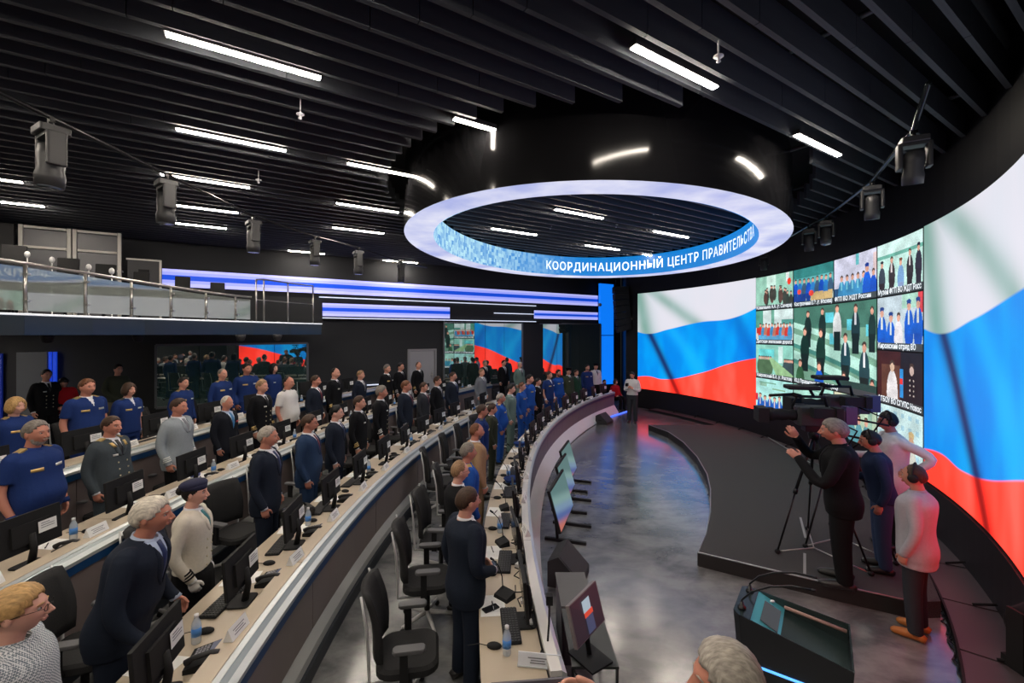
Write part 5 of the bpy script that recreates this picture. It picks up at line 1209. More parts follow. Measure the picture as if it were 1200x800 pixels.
def hairmat(k, v):
    m = mat('hair_' + k, srgb(*v), .55, spec=.35); nt = m.node_tree; b = nt.nodes['Principled BSDF']
    tc = nt.nodes.new('ShaderNodeTexCoord'); mp = nt.nodes.new('ShaderNodeMapping'); mp.inputs['Scale'].default_value = (150, 34, 34); mp.inputs['Rotation'].default_value = (.3, .0, .2)
    n = nt.nodes.new('ShaderNodeTexNoise'); n.inputs['Scale'].default_value = 1.0; n.inputs['Detail'].default_value = 5
    nt.links.new(tc.outputs['Object'], mp.inputs[0]); nt.links.new(mp.outputs[0], n.inputs['Vector'])
    r = nt.nodes.new('ShaderNodeMapRange'); r.inputs[1].default_value = .3; r.inputs[2].default_value = .7; r.inputs[3].default_value = .55; r.inputs[4].default_value = 1.25; nt.links.new(n.outputs['Fac'], r.inputs[0])
    mx = nt.nodes.new('ShaderNodeVectorMath'); mx.operation = 'SCALE'; mx.inputs[0].default_value = srgb(*v); nt.links.new(r.outputs[0], mx.inputs['Scale']); nt.links.new(mx.outputs[0], b.inputs['Base Color'])
    bp = nt.nodes.new('ShaderNodeBump'); bp.inputs['Strength'].default_value = .35; bp.inputs['Distance'].default_value = .006; nt.links.new(n.outputs['Fac'], bp.inputs['Height']); nt.links.new(bp.outputs[0], b.inputs['Normal'])
    return m
HAIR = {k: hairmat(k, v) for k, v in dict(white=(206, 198, 184), grey=(128, 120, 112), brown=(66, 46, 34), dark=(30, 24, 22), black=(14, 13, 14), blond=(186, 148, 96), sandy=(150, 118, 88), ginger=(110, 70, 46), silver=(168, 160, 150)).items()}
TIE = {k: mat('tie_' + k, srgb(*v), .5) for k, v in dict(navy=(24, 42, 86), blue=(64, 124, 176), red=(104, 30, 40), black=(14, 14, 18), dark=(34, 36, 44), grey=(110, 112, 120), teal=(30, 110, 116)).items()}
GOLD = mat('gold_braid', (.6, .42, .16), .4, .5); SILV = mat('silver_badge', (.7, .7, .68), .35, .6); REDR = mat('red_ribbon', srgb(176, 44, 54), .6); SHW = mat('shirt_white', srgb(220, 220, 226), .7); SHB = mat('shirt_pale_blue', srgb(172, 186, 210), .7); LEATHER = mat('black_leather', (.015, .014, .014), .4); TANL = mat('tan_leather', srgb(172, 104, 44), .5); LIP = mat('lip_line', srgb(150, 82, 76), .6); BRASS = mat('brass_button', (.7, .62, .42), .35, .7)
PEOPLE = []
def person(label, pos, H, yaw, top, col, hair=('short', 'brown'), pose='att', skin='a', hi=False, tie=None, belly=0., extras=(), legs=None, shirt=None, wide=1.0, short=None, group=None, shoes=None):
    o = thing('person', label, 'person', pos, yaw - PI / 2, group)
    if legs is None: legs = col if top in ('suit', 'blouson') or (top == 'short' and col.startswith('royal')) or (top == 'tunic' and col not in ('pale_grey',)) else 'black'
    s = H / 1.75; o.scale = (s * wide, s * wide, s)
    pn = pose
    ob('body', body_mesh(pn, hi), o, omat=SKIN[skin])
    ob('hair', hair_mesh(hair[0], pn), o, omat=HAIR[hair[1]])
    ob('eyes', headpart('eyes', pn, f_eyes, 2), o, omat=[EYEW, IRIS]); ob('eyebrows', headpart('eyebrows', pn, f_brow), o, omat=HAIR[hair[1] if hair[1] not in ('white',) else 'silver'])
    if hi: ob('mouth', headpart('mouth', pn, f_mouth), o, omat=LIP)
    cm = CL[col]
    spec = {'suit': (.76, 'long', 1.18, .026, .02), 'tunic': (.77, 'long', 1.27, .026, .015), 'tunic_short': (.93, 'long', 1.27, .026, 0.), 'blouson': (.90, 'long', 1.36, .024, 0.), 'blouson_long': (.90, 'long', 1.36, .024, 0.), 'short': (.88, 'short', 1.36, .024, .0), 'sweater': (.88, 'long', 0, .024, 0.), 'shirt': (.95, 'long', 1.40, .020, 0.), 'overshirt': (.74, 'long', 1.40, .042, .02)}[top]
    z0, sl, vz, inf, flare = spec
    jn = {'suit': 'suit_jacket', 'tunic': 'uniform_tunic', 'tunic_short': 'uniform_jacket', 'blouson': 'uniform_blouson', 'blouson_long': 'uniform_blouson', 'short': 'short_sleeved_shirt', 'sweater': 'sweater', 'shirt': 'shirt', 'overshirt': 'overshirt'}[top]
    ob(jn, jacket_mesh(pn, z0, sl, vz, inf, belly, flare), o, omat=cm)
    if vz: ob('collar_shirt', shirt_mesh(pn, belly), o, omat=shirt or (cm if top in ('blouson', 'blouson_long', 'short', 'overshirt', 'shirt') else SHW))
    if tie and vz: ob('tie', shared(('tie', pn, belly), lambda: patch(pn, lambda u, v: ((u - .5) * 2 * (.017 + .022 * (1 - v) if v < .93 else .02), 1.12 + v * .345), .017, .008, 2, 8, belly * .95), 'tie'), o, omat=TIE[tie])
    if top in ('suit', 'tunic', 'tunic_short'):
        def lap():
            mb = MB()
            for q in (-1, 1):
                k = patch('att', lambda u, v: (q * ((v * (1.455 - vz)) * .235 + .002 + u * .056 * math.sin(PI * min(1, v * .9 + .1)) ** .7), vz + v * (1.455 - vz)), inf, .004, 2, 7, belly, .006 if vz > 1.2 else .010); 
                if q < 0: k.f = [f[::-1] for f in k.f]
                mb.add(k.v, k.f, 0, True)
            mb.v = warp(mb.v, POSE[pn]); return mb
        ob('lapels', shared(('lapel', pn, vz, belly), lap, 'lapels'), o, omat=cm)
    if legs == 'skirt': ob('skirt', skirt_mesh(pn), o, omat=CL['black'])
    else: ob('trousers', trouser_mesh(pn), o, omat=CL[legs])
    for q in (1, -1): ob('shoe', shoe_mesh(pn, q), o, omat=shoes or LEATHER)
    for e in extras:
        if e == 'gold_epaulettes' or e == 'dark_epaulettes':
            def ep(q):
                mb = MB(); mb.box((q * .140, -.008, 1.470), (.135, .062, .016), 0, RY(q * .40))
                mb.v = warp(mb.v, POSE[pn]); return mb
            for q in (1, -1): ob('epaulette', shared(('ep', pn, q), lambda: ep(q), 'epaulette'), o, omat=GOLD if e[0] == 'g' else mat('epaulette_dark', srgb(62, 66, 62), .6))
        elif e == 'badges':
            ob('chest_badge', shared(('bd1', pn, belly, inf), lambda: patch(pn, lambda u, v: (.055 + u * .085, 1.285 + v * .030), inf, .007, 2, 1, belly), 'chest_badge'), o, omat=GOLD)
            ob('chest_badge', shared(('bd2', pn, belly, inf), lambda: patch(pn, lambda u, v: (-.055 - (1 - u) * .075, 1.295 + v * .026), inf, .007, 2, 1, belly), 'chest_badge'), o, omat=SILV)
        elif e == 'ribbons':
            ob('ribbon_bar', shared(('rb', pn, belly, inf), lambda: patch(pn, lambda u, v: (-.05 - (1 - u) * .08, 1.285 + v * .03), inf, .007, 2, 1, belly), 'ribbon_bar'), o, omat=REDR)
        elif e == 'silver_badge':
            ob('chest_badge', shared(('sb', pn, belly, inf), lambda: patch(pn, lambda u, v: (.055 + u * .05, 1.285 + v * .022), inf, .007, 2, 1, belly), 'chest_badge'), o, omat=SILV)
        elif e == 'buttons':
            def bt_():
                mb = MB()
                for q in (-.055, .055):
                    for z in (.96, 1.04, 1.12, 1.2): mb.ell((q, front(q, z, inf, belly) + .003, z), (.010, .006, .010), 8, 6)
                mb.v = warp(mb.v, POSE[pn]); return mb
            ob('buttons', shared(('bt', pn, belly, inf), bt_, 'buttons'), o, omat=BRASS, kind='stuff')
        elif e in ('gold_cuffs', 'white_cuffs', 'black_cuffs'):
            def cf():
                mb = MB()
                for q, k in ((1, 'R'), (-1, 'L')):
                    el, wv, d = (Vector(v) for v in POSE[pn][k]); u = (el - wv).normalized()
                    for t in (.03, .055, .08): mb.tube([wv + u * t, wv + u * (t + .014)], .0475, 14)
                mb.v = warp(mb.v, POSE[pn]); return mb
            ob('cuff_stripes', shared(('cf', pn), cf, 'cuff_stripes'), o, omat={'g': GOLD, 'w': SILV, 'b': CL['black']}[e[0]])
        elif e == 'glasses': ob('glasses', headpart('glasses', pn, f_glass), o, omat=BLACK)
        elif e.startswith('beard'): ob('beard', headpart('beard', pn, f_beard), o, omat=HAIR[e[6:]])
        elif e == 'headphones': ob('headphones', headpart('headphones', pn, f_phones), o, omat=BLACK)
        elif e == 'beret': ob('side_cap', headpart('side_cap', pn, f_beret), o, omat=mat('side_cap_navy', srgb(30, 32, 62), .85))
        elif e == 'darkcap': ob('peaked_cap', headpart('peaked_cap', pn, f_cap), o, omat=CL['black'])
        elif e == 'collar_tabs':
            def ct():
                mb = MB()
                for q in (-1, 1):
                    k = patch('att', lambda u, v: (q * (.055 + u * .03 + v * .012), 1.39 + v * .055), inf, .012, 1, 2, belly)
                    if q < 0: k.f = [f[::-1] for f in k.f]
                    mb.add(k.v, k.f, 0, True)
                mb.v = warp(mb.v, POSE[pn]); return mb
            ob('collar_tabs', shared(('ct', pn), ct, 'collar_tabs'), o, omat=GOLD)
        elif e == 'gloves':
            def gl():
                mb = MB()
                for q, k in ((1, 'R'), (-1, 'L')):
                    el, wv, d = POSE[pn][k]; hand(mb, wv, d, q, Vector((-q * .25, 1, 0)), .5, 1.06)
                mb.v = warp(mb.v, POSE[pn])
                return mb
            def gm():
                me = remesh('gloves', gl(), .006, 1); bm = bmesh.new(); bm.from_mesh(me)
                for v in bm.verts: v.co += v.normal * .003
                bm.to_mesh(me); bm.free(); return me
            ob('gloves', cached(('gl', pn), gm), o, omat=CL['white'])
        elif e == 'watch': pass
    PEOPLE.append((o, short or label, Vector(pos)))
    return o
# ------------------------------------------------------------------ who stands where
def on_row(row, x, y, off=1.15, H=None):
    """place on the ray of image column x, behind the desk of that row (or at the depth given by the height H)"""
    u = (x - 600) / F; e = EZ[row]
    if H: d = F * (CAM_Z - e - H) / (y - HZ); return (u * d, d, e), H
    r = R0[row] + off; a = u * u + 1; b_ = -2 * (u * XC + YC); c = XC * XC + YC * YC - r * r; D = math.sqrt(b_ * b_ - 4 * a * c)
    d = max(q for q in ((-b_ - D) / 2 / a, (-b_ + D) / 2 / a) if u * q < XC and q > 0)
    H = CAM_Z - (y - HZ) * d / F - e
    if not 1.5 < H < 1.96: print('height?', row, x, y, round(H, 2))
    return (u * d, d, e), H
def face(pos, tgt=(7.0, 9.8)): return math.atan2(tgt[1] - pos[1], tgt[0] - pos[0])
def rp(row, x, y, label, top, col, tgt=(7.0, 9.8), off=1.15, Hh=None, **k):
    pos, H = on_row(row, x, y, off, Hh)
    if 'at_' in k: pos = k.pop('at_') + (EZ[row],)
    if 'yaw' in k: yw = k.pop('yaw')
    else: yw = face(pos, tgt)
    k.setdefault('short', label); return person(label, pos, H, yw, top, col, **k)
EB = ('dark_epaulettes', 'badges'); GB = ('gold_epaulettes', 'badges')
# front row, nearest first
rp('A', 546, 572, 'young man in dark navy suit with hand at his stomach, nearest at front desk', 'suit', 'navy_suit', Hh=1.73, hair=('short', 'brown'), pose='belly', hi=True, tie='black', wide=1.08, short='the young man in navy suit', yaw=math.radians(33))
rp('A', 537, 540, 'older man in glasses and dark suit, second along the front desk', 'suit', 'black_suit', Hh=1.70, hair=('thin', 'sandy'), skin='c', tie='dark', extras=('glasses',), short='the man in glasses at the front desk', yaw=math.radians(28))
rp('A', 547, 519, 'grey-haired man in blue uniform, third along the front desk', 'blouson', 'royal', Hh=1.72, hair=('short', 'grey'), skin='b', extras=GB, short='the grey-haired man in blue uniform', yaw=math.radians(25))
rp('A', 557, 496, 'bearded balding man in tan suit at the front desk', 'suit', 'tan', Hh=1.76, hair=('bald', 'ginger'), skin='b', tie='red', extras=('beard_grey',), short='the man in tan suit', wide=1.06)
rp('A', 564, 474, 'man in dark blue uniform beyond the man in tan suit', 'blouson', 'royal_dark', Hh=1.76, hair=('short', 'brown'), skin='b', extras=EB, short='the man beyond the tan suit')
rp('A', 576, 473, 'short officer in olive tunic with medals at the front desk', 'tunic', 'olive', Hh=1.62, hair=('thick', 'brown'), extras=('silver_badge', 'dark_epaulettes'), tie='dark', short='the short officer in olive')
rp('A', 586, 461, 'stout grey-haired man in bright blue uniform at the front desk', 'blouson', 'royal', hair=('short', 'silver'), skin='b', extras=GB, wide=1.08, belly=.06, short='the stout man in blue uniform')
rp('A', 598, 450, 'dark-haired man in pale grey-green suit at the front desk', 'suit', 'teal_grey', hair=('thick', 'dark'), skin='c', tie='grey', short='the man in pale grey-green suit')
rp('A', 611, 448, 'woman in glasses and blue uniform at the front desk', 'blouson', 'royal', hair=('short', 'ginger'), skin='c', extras=('glasses', 'gold_epaulettes', 'badges'), short='the blue-uniformed woman in glasses')
rp('A', 620, 439, 'tall man in blue uniform behind the woman in glasses', 'blouson', 'royal', hair=('short', 'dark'), extras=EB, wide=1.08, short='the tall man in blue uniform')
rp('A', 630, 443, 'short woman in black tunic at middle of the front desk', 'tunic', 'naval', hair=('bun', 'dark'), extras=('silver_badge',), tie='dark', short='the short woman in black tunic')
rp('A', 643, 435, 'woman in short-sleeved blue uniform far along the front desk', 'short', 'royal_dark', hair=('bun', 'brown'), extras=EB, shirt=SHW, short='the woman in short sleeves')
rp('A', 654, 433, 'bearded man in blue uniform far along the front desk', 'blouson', 'royal', hair=('short', 'dark'), skin='b', extras=('beard_dark', 'badges'), short='the bearded man in blue')
rp('A', 666, 431, 'officer in dark olive camouflage and peaked cap at front desk', 'tunic', 'camo', hair=('bun', 'dark'), extras=('darkcap', 'silver_badge'), tie='dark', short='the officer in camouflage')
rp('A', 675, 433, 'officer in bright green tunic near the far end of front desk', 'tunic', 'green', hair=('bun', 'brown'), extras=('dark_epaulettes',), tie='dark', short='the officer in green')
rp('A', 688, 427, 'man in navy uniform near the far end of front desk', 'blouson', 'royal_dark', hair=('short', 'dark'), extras=GB, short='the man in navy uniform')
rp('A', 698, 425.6, 'person in white jacket and dark cap beside the blue column', 'tunic_short', 'white', hair=('bun', 'black'), extras=('darkcap',), tie='dark', short='the person in white jacket')
p = atd(721, 446, 18.3); person('seated child in red top at far end of the front desk', (p.x, p.y, EZ['A']), 1.62, math.radians(-60), 'sweater', 'red', hair=('bob', 'brown'), pose='sit', short='the child in red')
p = atd(708, 450, 18.6); person('seated person in dark top filming at the far end of front desk', (p.x, p.y, EZ['A']), 1.55, math.radians(-60), 'sweater', 'black', hair=('short', 'dark'), pose='sit', short='the seated person in dark top')
# second row
rp('B', 14, 690, 'blond woman in glasses and checked shirt at lower left corner', 'shirt', 'check', Hh=1.72, hair=('thick', 'blond'), skin='c', hi=True, extras=('glasses',), wide=1.12, belly=.03, short='the blond woman in checked shirt', yaw=math.radians(30))
rp('B', 184, 588, 'white-haired man in black suit and blue tie leaning over his desk', 'suit', 'navy_suit', at_=(-2.80, 3.17), Hh=1.82, hair=('thick', 'white'), skin='b', hi=True, pose='desk', tie='navy', shirt=SHB, wide=1.14, belly=.04, short='the white-haired man in black suit', yaw=math.radians(18))
rp('B', 226, 563, 'woman in cream naval jacket, white gloves and navy side cap', 'tunic_short', 'cream', off=1.05, hair=('bun', 'dark'), skin='c', hi=True, pose='att2', extras=('beret', 'black_cuffs', 'buttons', 'gloves'), tie='teal', legs='skirt', short='the woman in cream jacket', yaw=math.radians(15))
rp('B', 312, 500, 'grey-haired man in charcoal navy suit standing alone in second row', 'suit', 'navy_suit', hair=('short', 'silver'), skin='b', hi=True, tie='navy', wide=1.05, short='the grey-haired man in navy suit', yaw=math.radians(10))
rp('B', 361, 486, 'man in glasses and bright blue suit with dark red tie', 'suit', 'blue_suit', hair=('short', 'brown'), skin='b', tie='red', extras=('glasses',), wide=1.06, belly=.04, short='the man in blue suit', yaw=math.radians(8))
rp('B', 393, 475, 'dark-haired young man in slim navy suit and blue tie', 'suit', 'navy_suit', hair=('short', 'black'), skin='c', tie='navy', short='the dark-haired man in navy suit', yaw=math.radians(6))
rp('B', 420, 464, 'young naval officer in black tunic with silver wing badge', 'tunic', 'naval', hair=('short', 'brown'), tie='black', extras=('silver_badge', 'gold_cuffs'), short='the young naval officer', yaw=math.radians(0))
rp('B', 446, 452, 'grey-haired naval officer with white cuff stripes in second row', 'tunic', 'naval', hair=('thick', 'grey'), skin='b', tie='black', extras=('silver_badge', 'white_cuffs', 'buttons'), short='the naval officer with white cuffs')
rp('B', 475, 446, 'red-faced man in navy suit and striped red tie', 'suit', 'navy_suit', hair=('short', 'ginger'), skin='b', tie='red', wide=1.08, short='the red-faced man in navy suit')
rp('B', 496, 448, 'man in glasses and charcoal suit with red tie', 'suit', 'charcoal', hair=('short', 'brown'), tie='red', extras=('glasses',), short='the man in charcoal suit')
rp('B', 512, 441, 'man in black suit with pale lanyard in second row', 'suit', 'black_suit', hair=('thick', 'brown'), tie='grey', short='the man with pale lanyard')
rp('B', 530, 436, 'tall man in dark blue suit by the left edge of window', 'suit', 'navy_suit', hair=('short', 'brown'), tie='navy', extras=('glasses',), wide=1.08, short='the tall man by the window')
rp('B', 564, 432, 'man in mid grey suit before the reflecting window', 'suit', 'grey_suit', hair=('short', 'sandy'), tie='grey', short='the man in mid grey suit')
# third row
rp('C', 40, 493, 'stout bearded man in short-sleeved blue uniform with gold epaulettes', 'short', 'royal_dark', hair=('short', 'grey'), skin='b', hi=True, extras=('gold_epaulettes', 'badges', 'beard_silver'), belly=.07, wide=1.05, legs='royal_dark', short='the stout bearded man in blue', yaw=math.radians(0))
rp('C', 129, 488, 'general in grey-green double-breasted coat with gold collar tabs', 'tunic', 'army_grey', hair=('short', 'brown'), skin='b', hi=True, tie='black', extras=('gold_epaulettes', 'collar_tabs', 'silver_badge', 'buttons'), wide=1.06, belly=.04, short='the general in grey-green coat', yaw=math.radians(-2))
rp('C', 208, 467, 'officer in pale grey coat with white cuff stripes', 'tunic', 'pale_grey', hair=('short', 'brown'), skin='b', hi=True, tie='grey', extras=('white_cuffs',), wide=1.08, short='the officer in pale grey coat', yaw=math.radians(0))
rp('C', 265, 464, 'elderly white-haired man in dark suit with medals and light blue tie', 'suit', 'dark_suit', hair=('thin', 'white'), skin='b', tie='blue', shirt=SHB, extras=('ribbons',), short='the elderly man with medals', yaw=math.radians(-8))
rp('C', 306, 445, 'fair-haired naval officer in black with white and gold cuffs', 'tunic', 'naval', hair=('short', 'sandy'), tie='black', extras=('gold_cuffs', 'silver_badge', 'buttons'), short='the fair naval officer', yaw=math.radians(-8))
rp('C', 337, 441, 'balding man in short-sleeved white uniform shirt', 'short', 'white', hair=('bald', 'dark'), skin='b', extras=('dark_epaulettes',), belly=.06, wide=1.05, short='the man in white shirt', yaw=math.radians(-6))
rp('C', 369, 440, 'man in dark navy suit behind man in white shirt', 'suit', 'navy_suit', hair=('short', 'brown'), skin='b', tie='red', wide=1.05, short='the man beyond the white shirt')
rp('C', 392, 431, 'bald naval officer in black with gold cuffs by dark wall', 'tunic', 'naval', hair=('bald', 'dark'), tie='black', extras=('gold_cuffs', 'silver_badge'), short='the bald naval officer')
rp('C', 422, 434, 'sandy-haired man in dark suit and patterned tie by dark wall', 'suit', 'navy_suit', hair=('short', 'sandy'), tie='grey', short='the sandy-haired man')
rp('C', 453, 427, 'grey-haired naval officer left of the grey door', 'tunic', 'naval', hair=('short', 'grey'), tie='black', extras=('gold_cuffs', 'badges'), short='the naval officer left of the door')
rp('C', 469, 425, 'naval officer in glasses at left edge of the grey door', 'tunic', 'naval', hair=('short', 'dark'), tie='black', extras=('glasses', 'white_cuffs'), short='the naval officer in glasses')
rp('C', 490, 424, 'bald naval officer right in front of the grey door', 'tunic', 'naval', hair=('bald', 'brown'), tie='black', extras=('gold_cuffs',), short='the officer before the door')
rp('C', 568, 422, 'grey-haired man in dark suit in front of reflected red flag', 'suit', 'dark_suit', Hh=1.76, hair=('short', 'grey'), tie='dark', short='the man before the red reflection')
rp('C', 590, 422, 'black-haired man in dark suit standing clear before the window', 'suit', 'black_suit', Hh=1.74, hair=('short', 'black'), tie='grey', short='the black-haired man at the window')
rp('C', 609, 424, 'white-haired man in grey suit at right edge of the window', 'suit', 'teal_grey', Hh=1.72, hair=('short', 'white'), tie='dark', short='the white-haired man in grey')
# rear row
rp('D', 17, 466, 'blond woman in dark blue uniform at far left of the rear row', 'blouson', 'royal_dark', hair=('bob', 'blond'), skin='c', extras=GB, short='the blond woman in blue uniform', yaw=math.radians(-2))
rp('D', 101, 444, 'man in short-sleeved blue uniform with gold epaulettes below the balcony', 'short', 'royal_dark', hair=('short', 'ginger'), skin='b', extras=GB, wide=1.08, belly=.04, legs='royal_dark', shirt=SHW, short='the short-sleeved man in rear row', yaw=math.radians(-12))
rp('D', 150, 449, 'woman with brown bob in short-sleeved blue uniform', 'short', 'royal_dark', hair=('bob', 'brown'), extras=EB, legs='royal_dark', shirt=SHW, short='the woman with brown bob', yaw=math.radians(-8))
rp('D', 214, 442, 'dark-haired man in navy uniform behind the pale grey coat', 'blouson', 'royal_dark', hair=('short', 'dark'), extras=GB, short='the man behind the pale coat', yaw=math.radians(-8))
rp('D', 260, 432, 'grey-haired officer in navy uniform with gold epaulettes by glass wall', 'blouson', 'royal_dark', hair=('thin', 'grey'), extras=GB, short='the grey-haired officer by the glass', yaw=math.radians(-15))
rp('D', 289, 426, 'tall officer in navy uniform under the red reflection', 'blouson', 'royal_dark', hair=('short', 'dark'), skin='b', extras=GB, wide=1.1, short='the tall officer by the glass', yaw=math.radians(-30))
rp('D', 320, 426, 'woman with long black hair in navy uniform', 'blouson', 'royal_dark', hair=('long', 'black'), skin='c', extras=('silver_badge',), short='the black-haired woman', yaw=math.radians(-20))
# under the balcony, behind the rows
def free(x, y, d, z, label, top, col, yaw, **k):
    q = atd(x, y, d); return person(label, (q.x, q.y, z), q.z - z, math.radians(yaw), top, col, **k)
free(54, 433, 9.4, .6, 'naval officer in black with gold buttons against grey panel at left', 'tunic', 'naval', -20, hair=('short', 'dark'), tie='black', extras=('buttons', 'silver_badge'), short='the officer below the balcony')
free(74, 441, 9.7, .6, 'person in red top and dark jacket looking down by blue light bar', 'sweater', 'red', -40, hair=('thick', 'dark'), pose='down')
free(138, 427, 10.6, .6, 'dark-haired man in olive sweater with clasped hands below the balcony', 'sweater', 'sweater', -20, hair=('short', 'dark'), pose='clasp', legs='khaki')
# crew on and beside the stage
def crew(xf, yf, z, ytop, label, top, col, yaw, **k):
    q = at(xf, yf, z); H = CAM_Z - (ytop - HZ) * q.y / F - z; return person(label, (q.x, q.y, z), H, math.radians(yaw), top, col, **k)
q = at(987, 684, SZ)
crew(987, 684, SZ, 492, 'cameraman in black suit with raised arm at broadcast camera', 'suit', 'black', 147, hair=('thick', 'grey'), skin='b', hi=True, pose='film', wide=1.2, shirt=CL['black'])
crew(1034, 668, SZ, 505, 'crew member in dark blue jacket and jeans behind the cameraman', 'sweater', 'darkblue', 150, hair=('short', 'dark'), skin='b', pose='oper', legs='jeans', extras=('headphones',), wide=1.08)
crew(1046, 641, SZ, 483, 'crew member in white polo shirt and headphones beside video wall', 'overshirt', 'white', 165, hair=('short', 'dark'), skin='b', pose='akimbo', legs='black', extras=('headphones',), wide=1.05)
crew(1074, 744, 0, 545, 'man in pale denim overshirt and headphones standing by raised tiles', 'overshirt', 'denim', 128, hair=('thin', 'brown'), skin='b', hi=True, pose='att', legs='charcoal', extras=('headphones',), shoes=TANL, wide=1.02)
crew(741, 495, 0, 435, 'man in white shirt standing on the open floor holding a camera', 'shirt', 'white', -118, hair=('short', 'dark'), skin='b', pose='hold', extras=('beard_dark',), legs='charcoal')
q = atd(738, 462, 14.9)
o = thing('hand_camera', 'small black camera held by the man in white shirt', 'camera', (q.x - .1, q.y - .02, q.z + .33), math.radians(-118))
MB().rbox((0, 0, 0), (.14, .09, .1), .015).build('body', BLACK, o); MB().lathe([(.04, 0), (.042, .06), (.038, .1)], 12, (0, 0, 0), M=RY(PI / 2) @ RZ(0)).build('lens', BLACK, o)
# foreground head at the bottom edge and the hands with a tablet
free(858, 757, 1.42, .35, 'grey-haired man seen from above at the bottom edge', 'suit', 'charcoal', 170, hair=('thick', 'silver'), skin='b', hi=True, tie='dark')
MB().box((.65, 1.35, .17), (1.0, .9, .34)).build('step_riser', DARK); tag(bpy.data.objects['step_riser'], 'dark step below the man at the bottom edge', 'step')
tz = 2.0
a, bq = at(575, 800.5, 1.93), at(667, 793, 1.93)
hp = at(684, 790, 1.95)
k_ = 1.02
yw = math.radians(80)
person('person below the frame raising hands with a tablet', (hp.x - .195, hp.y - .40, 0), 1.95, yw, 'suit', 'charcoal', hair=('short', 'brown'), skin='a', pose='up', hi=True)
o = thing('tablet', 'top edge of a dark tablet held up at the bottom edge', 'tablet', ((a + bq) / 2)[:], math.atan2((bq - a).y, (bq - a).x))
MB().rbox((0, 0, -.09), ((bq - a).length, .008, .18), .003).build('body', mat('tablet_grey', (.1, .095, .12), .4), o)
# ------------------------------------------------------------------ seats and what lies on the desks
def monitor_proto():
    o = thing('desk_monitor', 'x', 'monitor')
    T = RX(-.08)
    MB().rbox((0, 0, .30), (.53, .026, .32), .008, 0, T).box((0, -.02, .29), (.30, .03, .18), 0, T).build('screen_case', BLACK, o)
    MB().box((0, .0155, .302), (.505, .002, .29), 0, T).build('display', mat('monitor_display', (.015, .017, .02), .18), o)
    MB().tube([(0, -.03, .28), (0, -.055, .15), (0, -.03, .012)], [.028, .026, .03], 8).build('stand', BLACK, o)
    MB().rbox((0, -.01, .008), (.22, .17, .014), .03).build('base', BLACK, o)
    lb = MB().box((.12, -.044, .31), (.15, .002, .10), 0, T).build('label_sheet', PAPER, o)
    m = MB()
    for i in range(4): m.box((.12 + (.0 if i else -.02), -.0456 - (.31 - (.34 - i * .02)) * .08 * 0, .34 - i * .02), (.11 if i else .07, .001, .006), 0, T)
    m.build('printed_lines', INK, lb)
    return o
def phone_proto():
    o = thing('desk_phone', 'x', 'telephone')
    m = MB(); m.add([(-.11, -.10, 0), (.11, -.10, 0), (.11, .1, 0), (-.11, .1, 0), (-.11, -.10, .075), (.11, -.10, .075), (.11, .1, .03), (-.11, .1, .03)], [(3, 2, 1, 0), (4, 5, 6, 7), (0, 1, 5, 4), (1, 2, 6, 5), (2, 3, 7, 6), (3, 0, 4, 7)]); m.build('base', BLACK, o)
    MB().tube([(-.08, -.1, .09), (-.08, -.06, .105), (-.08, .05, .085), (-.08, .09, .06)], [.024, .017, .017, .024], 8).build('handset', DARK, o)
    MB().box((.05, -.05, .068), (.09, .06, .004), 0, RX(-.22)).build('phone_display', mat('phone_lcd', (.16, .18, .26), .25), o)
    m = MB()
    for i in range(3):
        for j in range(4): m.box((.025 + i * .026, .0 + j * .022, .056 - j * .005), (.018, .014, .008), 0, RX(-.22))
    m.build('keypad', mat('phone_keys', (.3, .3, .33), .5), o, kind='stuff'); return o
def keyboard_proto():
    o = thing('keyboard', 'x', 'keyboard'); MB().rbox((0, 0, .009), (.44, .14, .016), .01).build('tray', BLACK, o)
    m = MB()
    for j in range(5):
        for i in range(15): m.box((-.2 + i * .0285, -.05 + j * .025, .021), (.022, .019, .007))
    m.build('keys', mat('key_black', (.03, .03, .032), .5), o, kind='stuff'); return o
def card_proto():
    o = thing('name_card', 'x', 'name card')
    m = MB(); m.add([(-.105, -.035, 0), (.105, -.035, 0), (.105, 0, .085), (-.105, 0, .085), (-.105, .035, 0), (.105, .035, 0)], [(0, 1, 2, 3), (5, 4, 3, 2), (0, 3, 4), (1, 5, 2)]); m.build('card', PAPER, o)
    m = MB()
    for s in (-1, 1):
        for i in range(3): m.box((0, s * (.0185 + .004), .055 - i * .015) if 0 else (0, s * (.036 - (.055 - i * .015) * .41), .055 - i * .015), (.13 - .03 * (i % 2), .0012, .006), 0, RX(-s * -.39))
    m.build('printed_lines', INK, o); return o
def sheet_proto():
    o = thing('paper_sheet', 'x', 'paper'); MB().box((0, 0, .001), (.21, .297, .002)).build('page', PAPER, o)
    m = MB()
    for i in range(6): m.box((-.01, .09 - i * .022, .0024), (.15, .003, .0005))
    m.build('printed_lines', mat('pale_print', (.5, .5, .53), .8), o); return o
def pen_proto():
    o = thing('pen', 'x', 'pen'); MB().tube([(-.07, 0, .006), (.055, 0, .006)], .0055, 6).tube([(.055, 0, .006), (.07, 0, .006)], [.005, .001], 6).build('barrel', BLACK, o); MB().box((-.045, 0, .013), (.045, .003, .003)).build('clip', SILVER, o); return o
def mouse_proto():
    o = thing('computer_mouse', 'x', 'mouse'); MB().ell((0, 0, .012), (.033, .058, .024), 12, 8).build('shell', BLACK, o); MB().tube([(0, .05, .01), (.02, .12, .006), (-.01, .2, .006)], .003, 5).build('cable', BLACK, o); return o
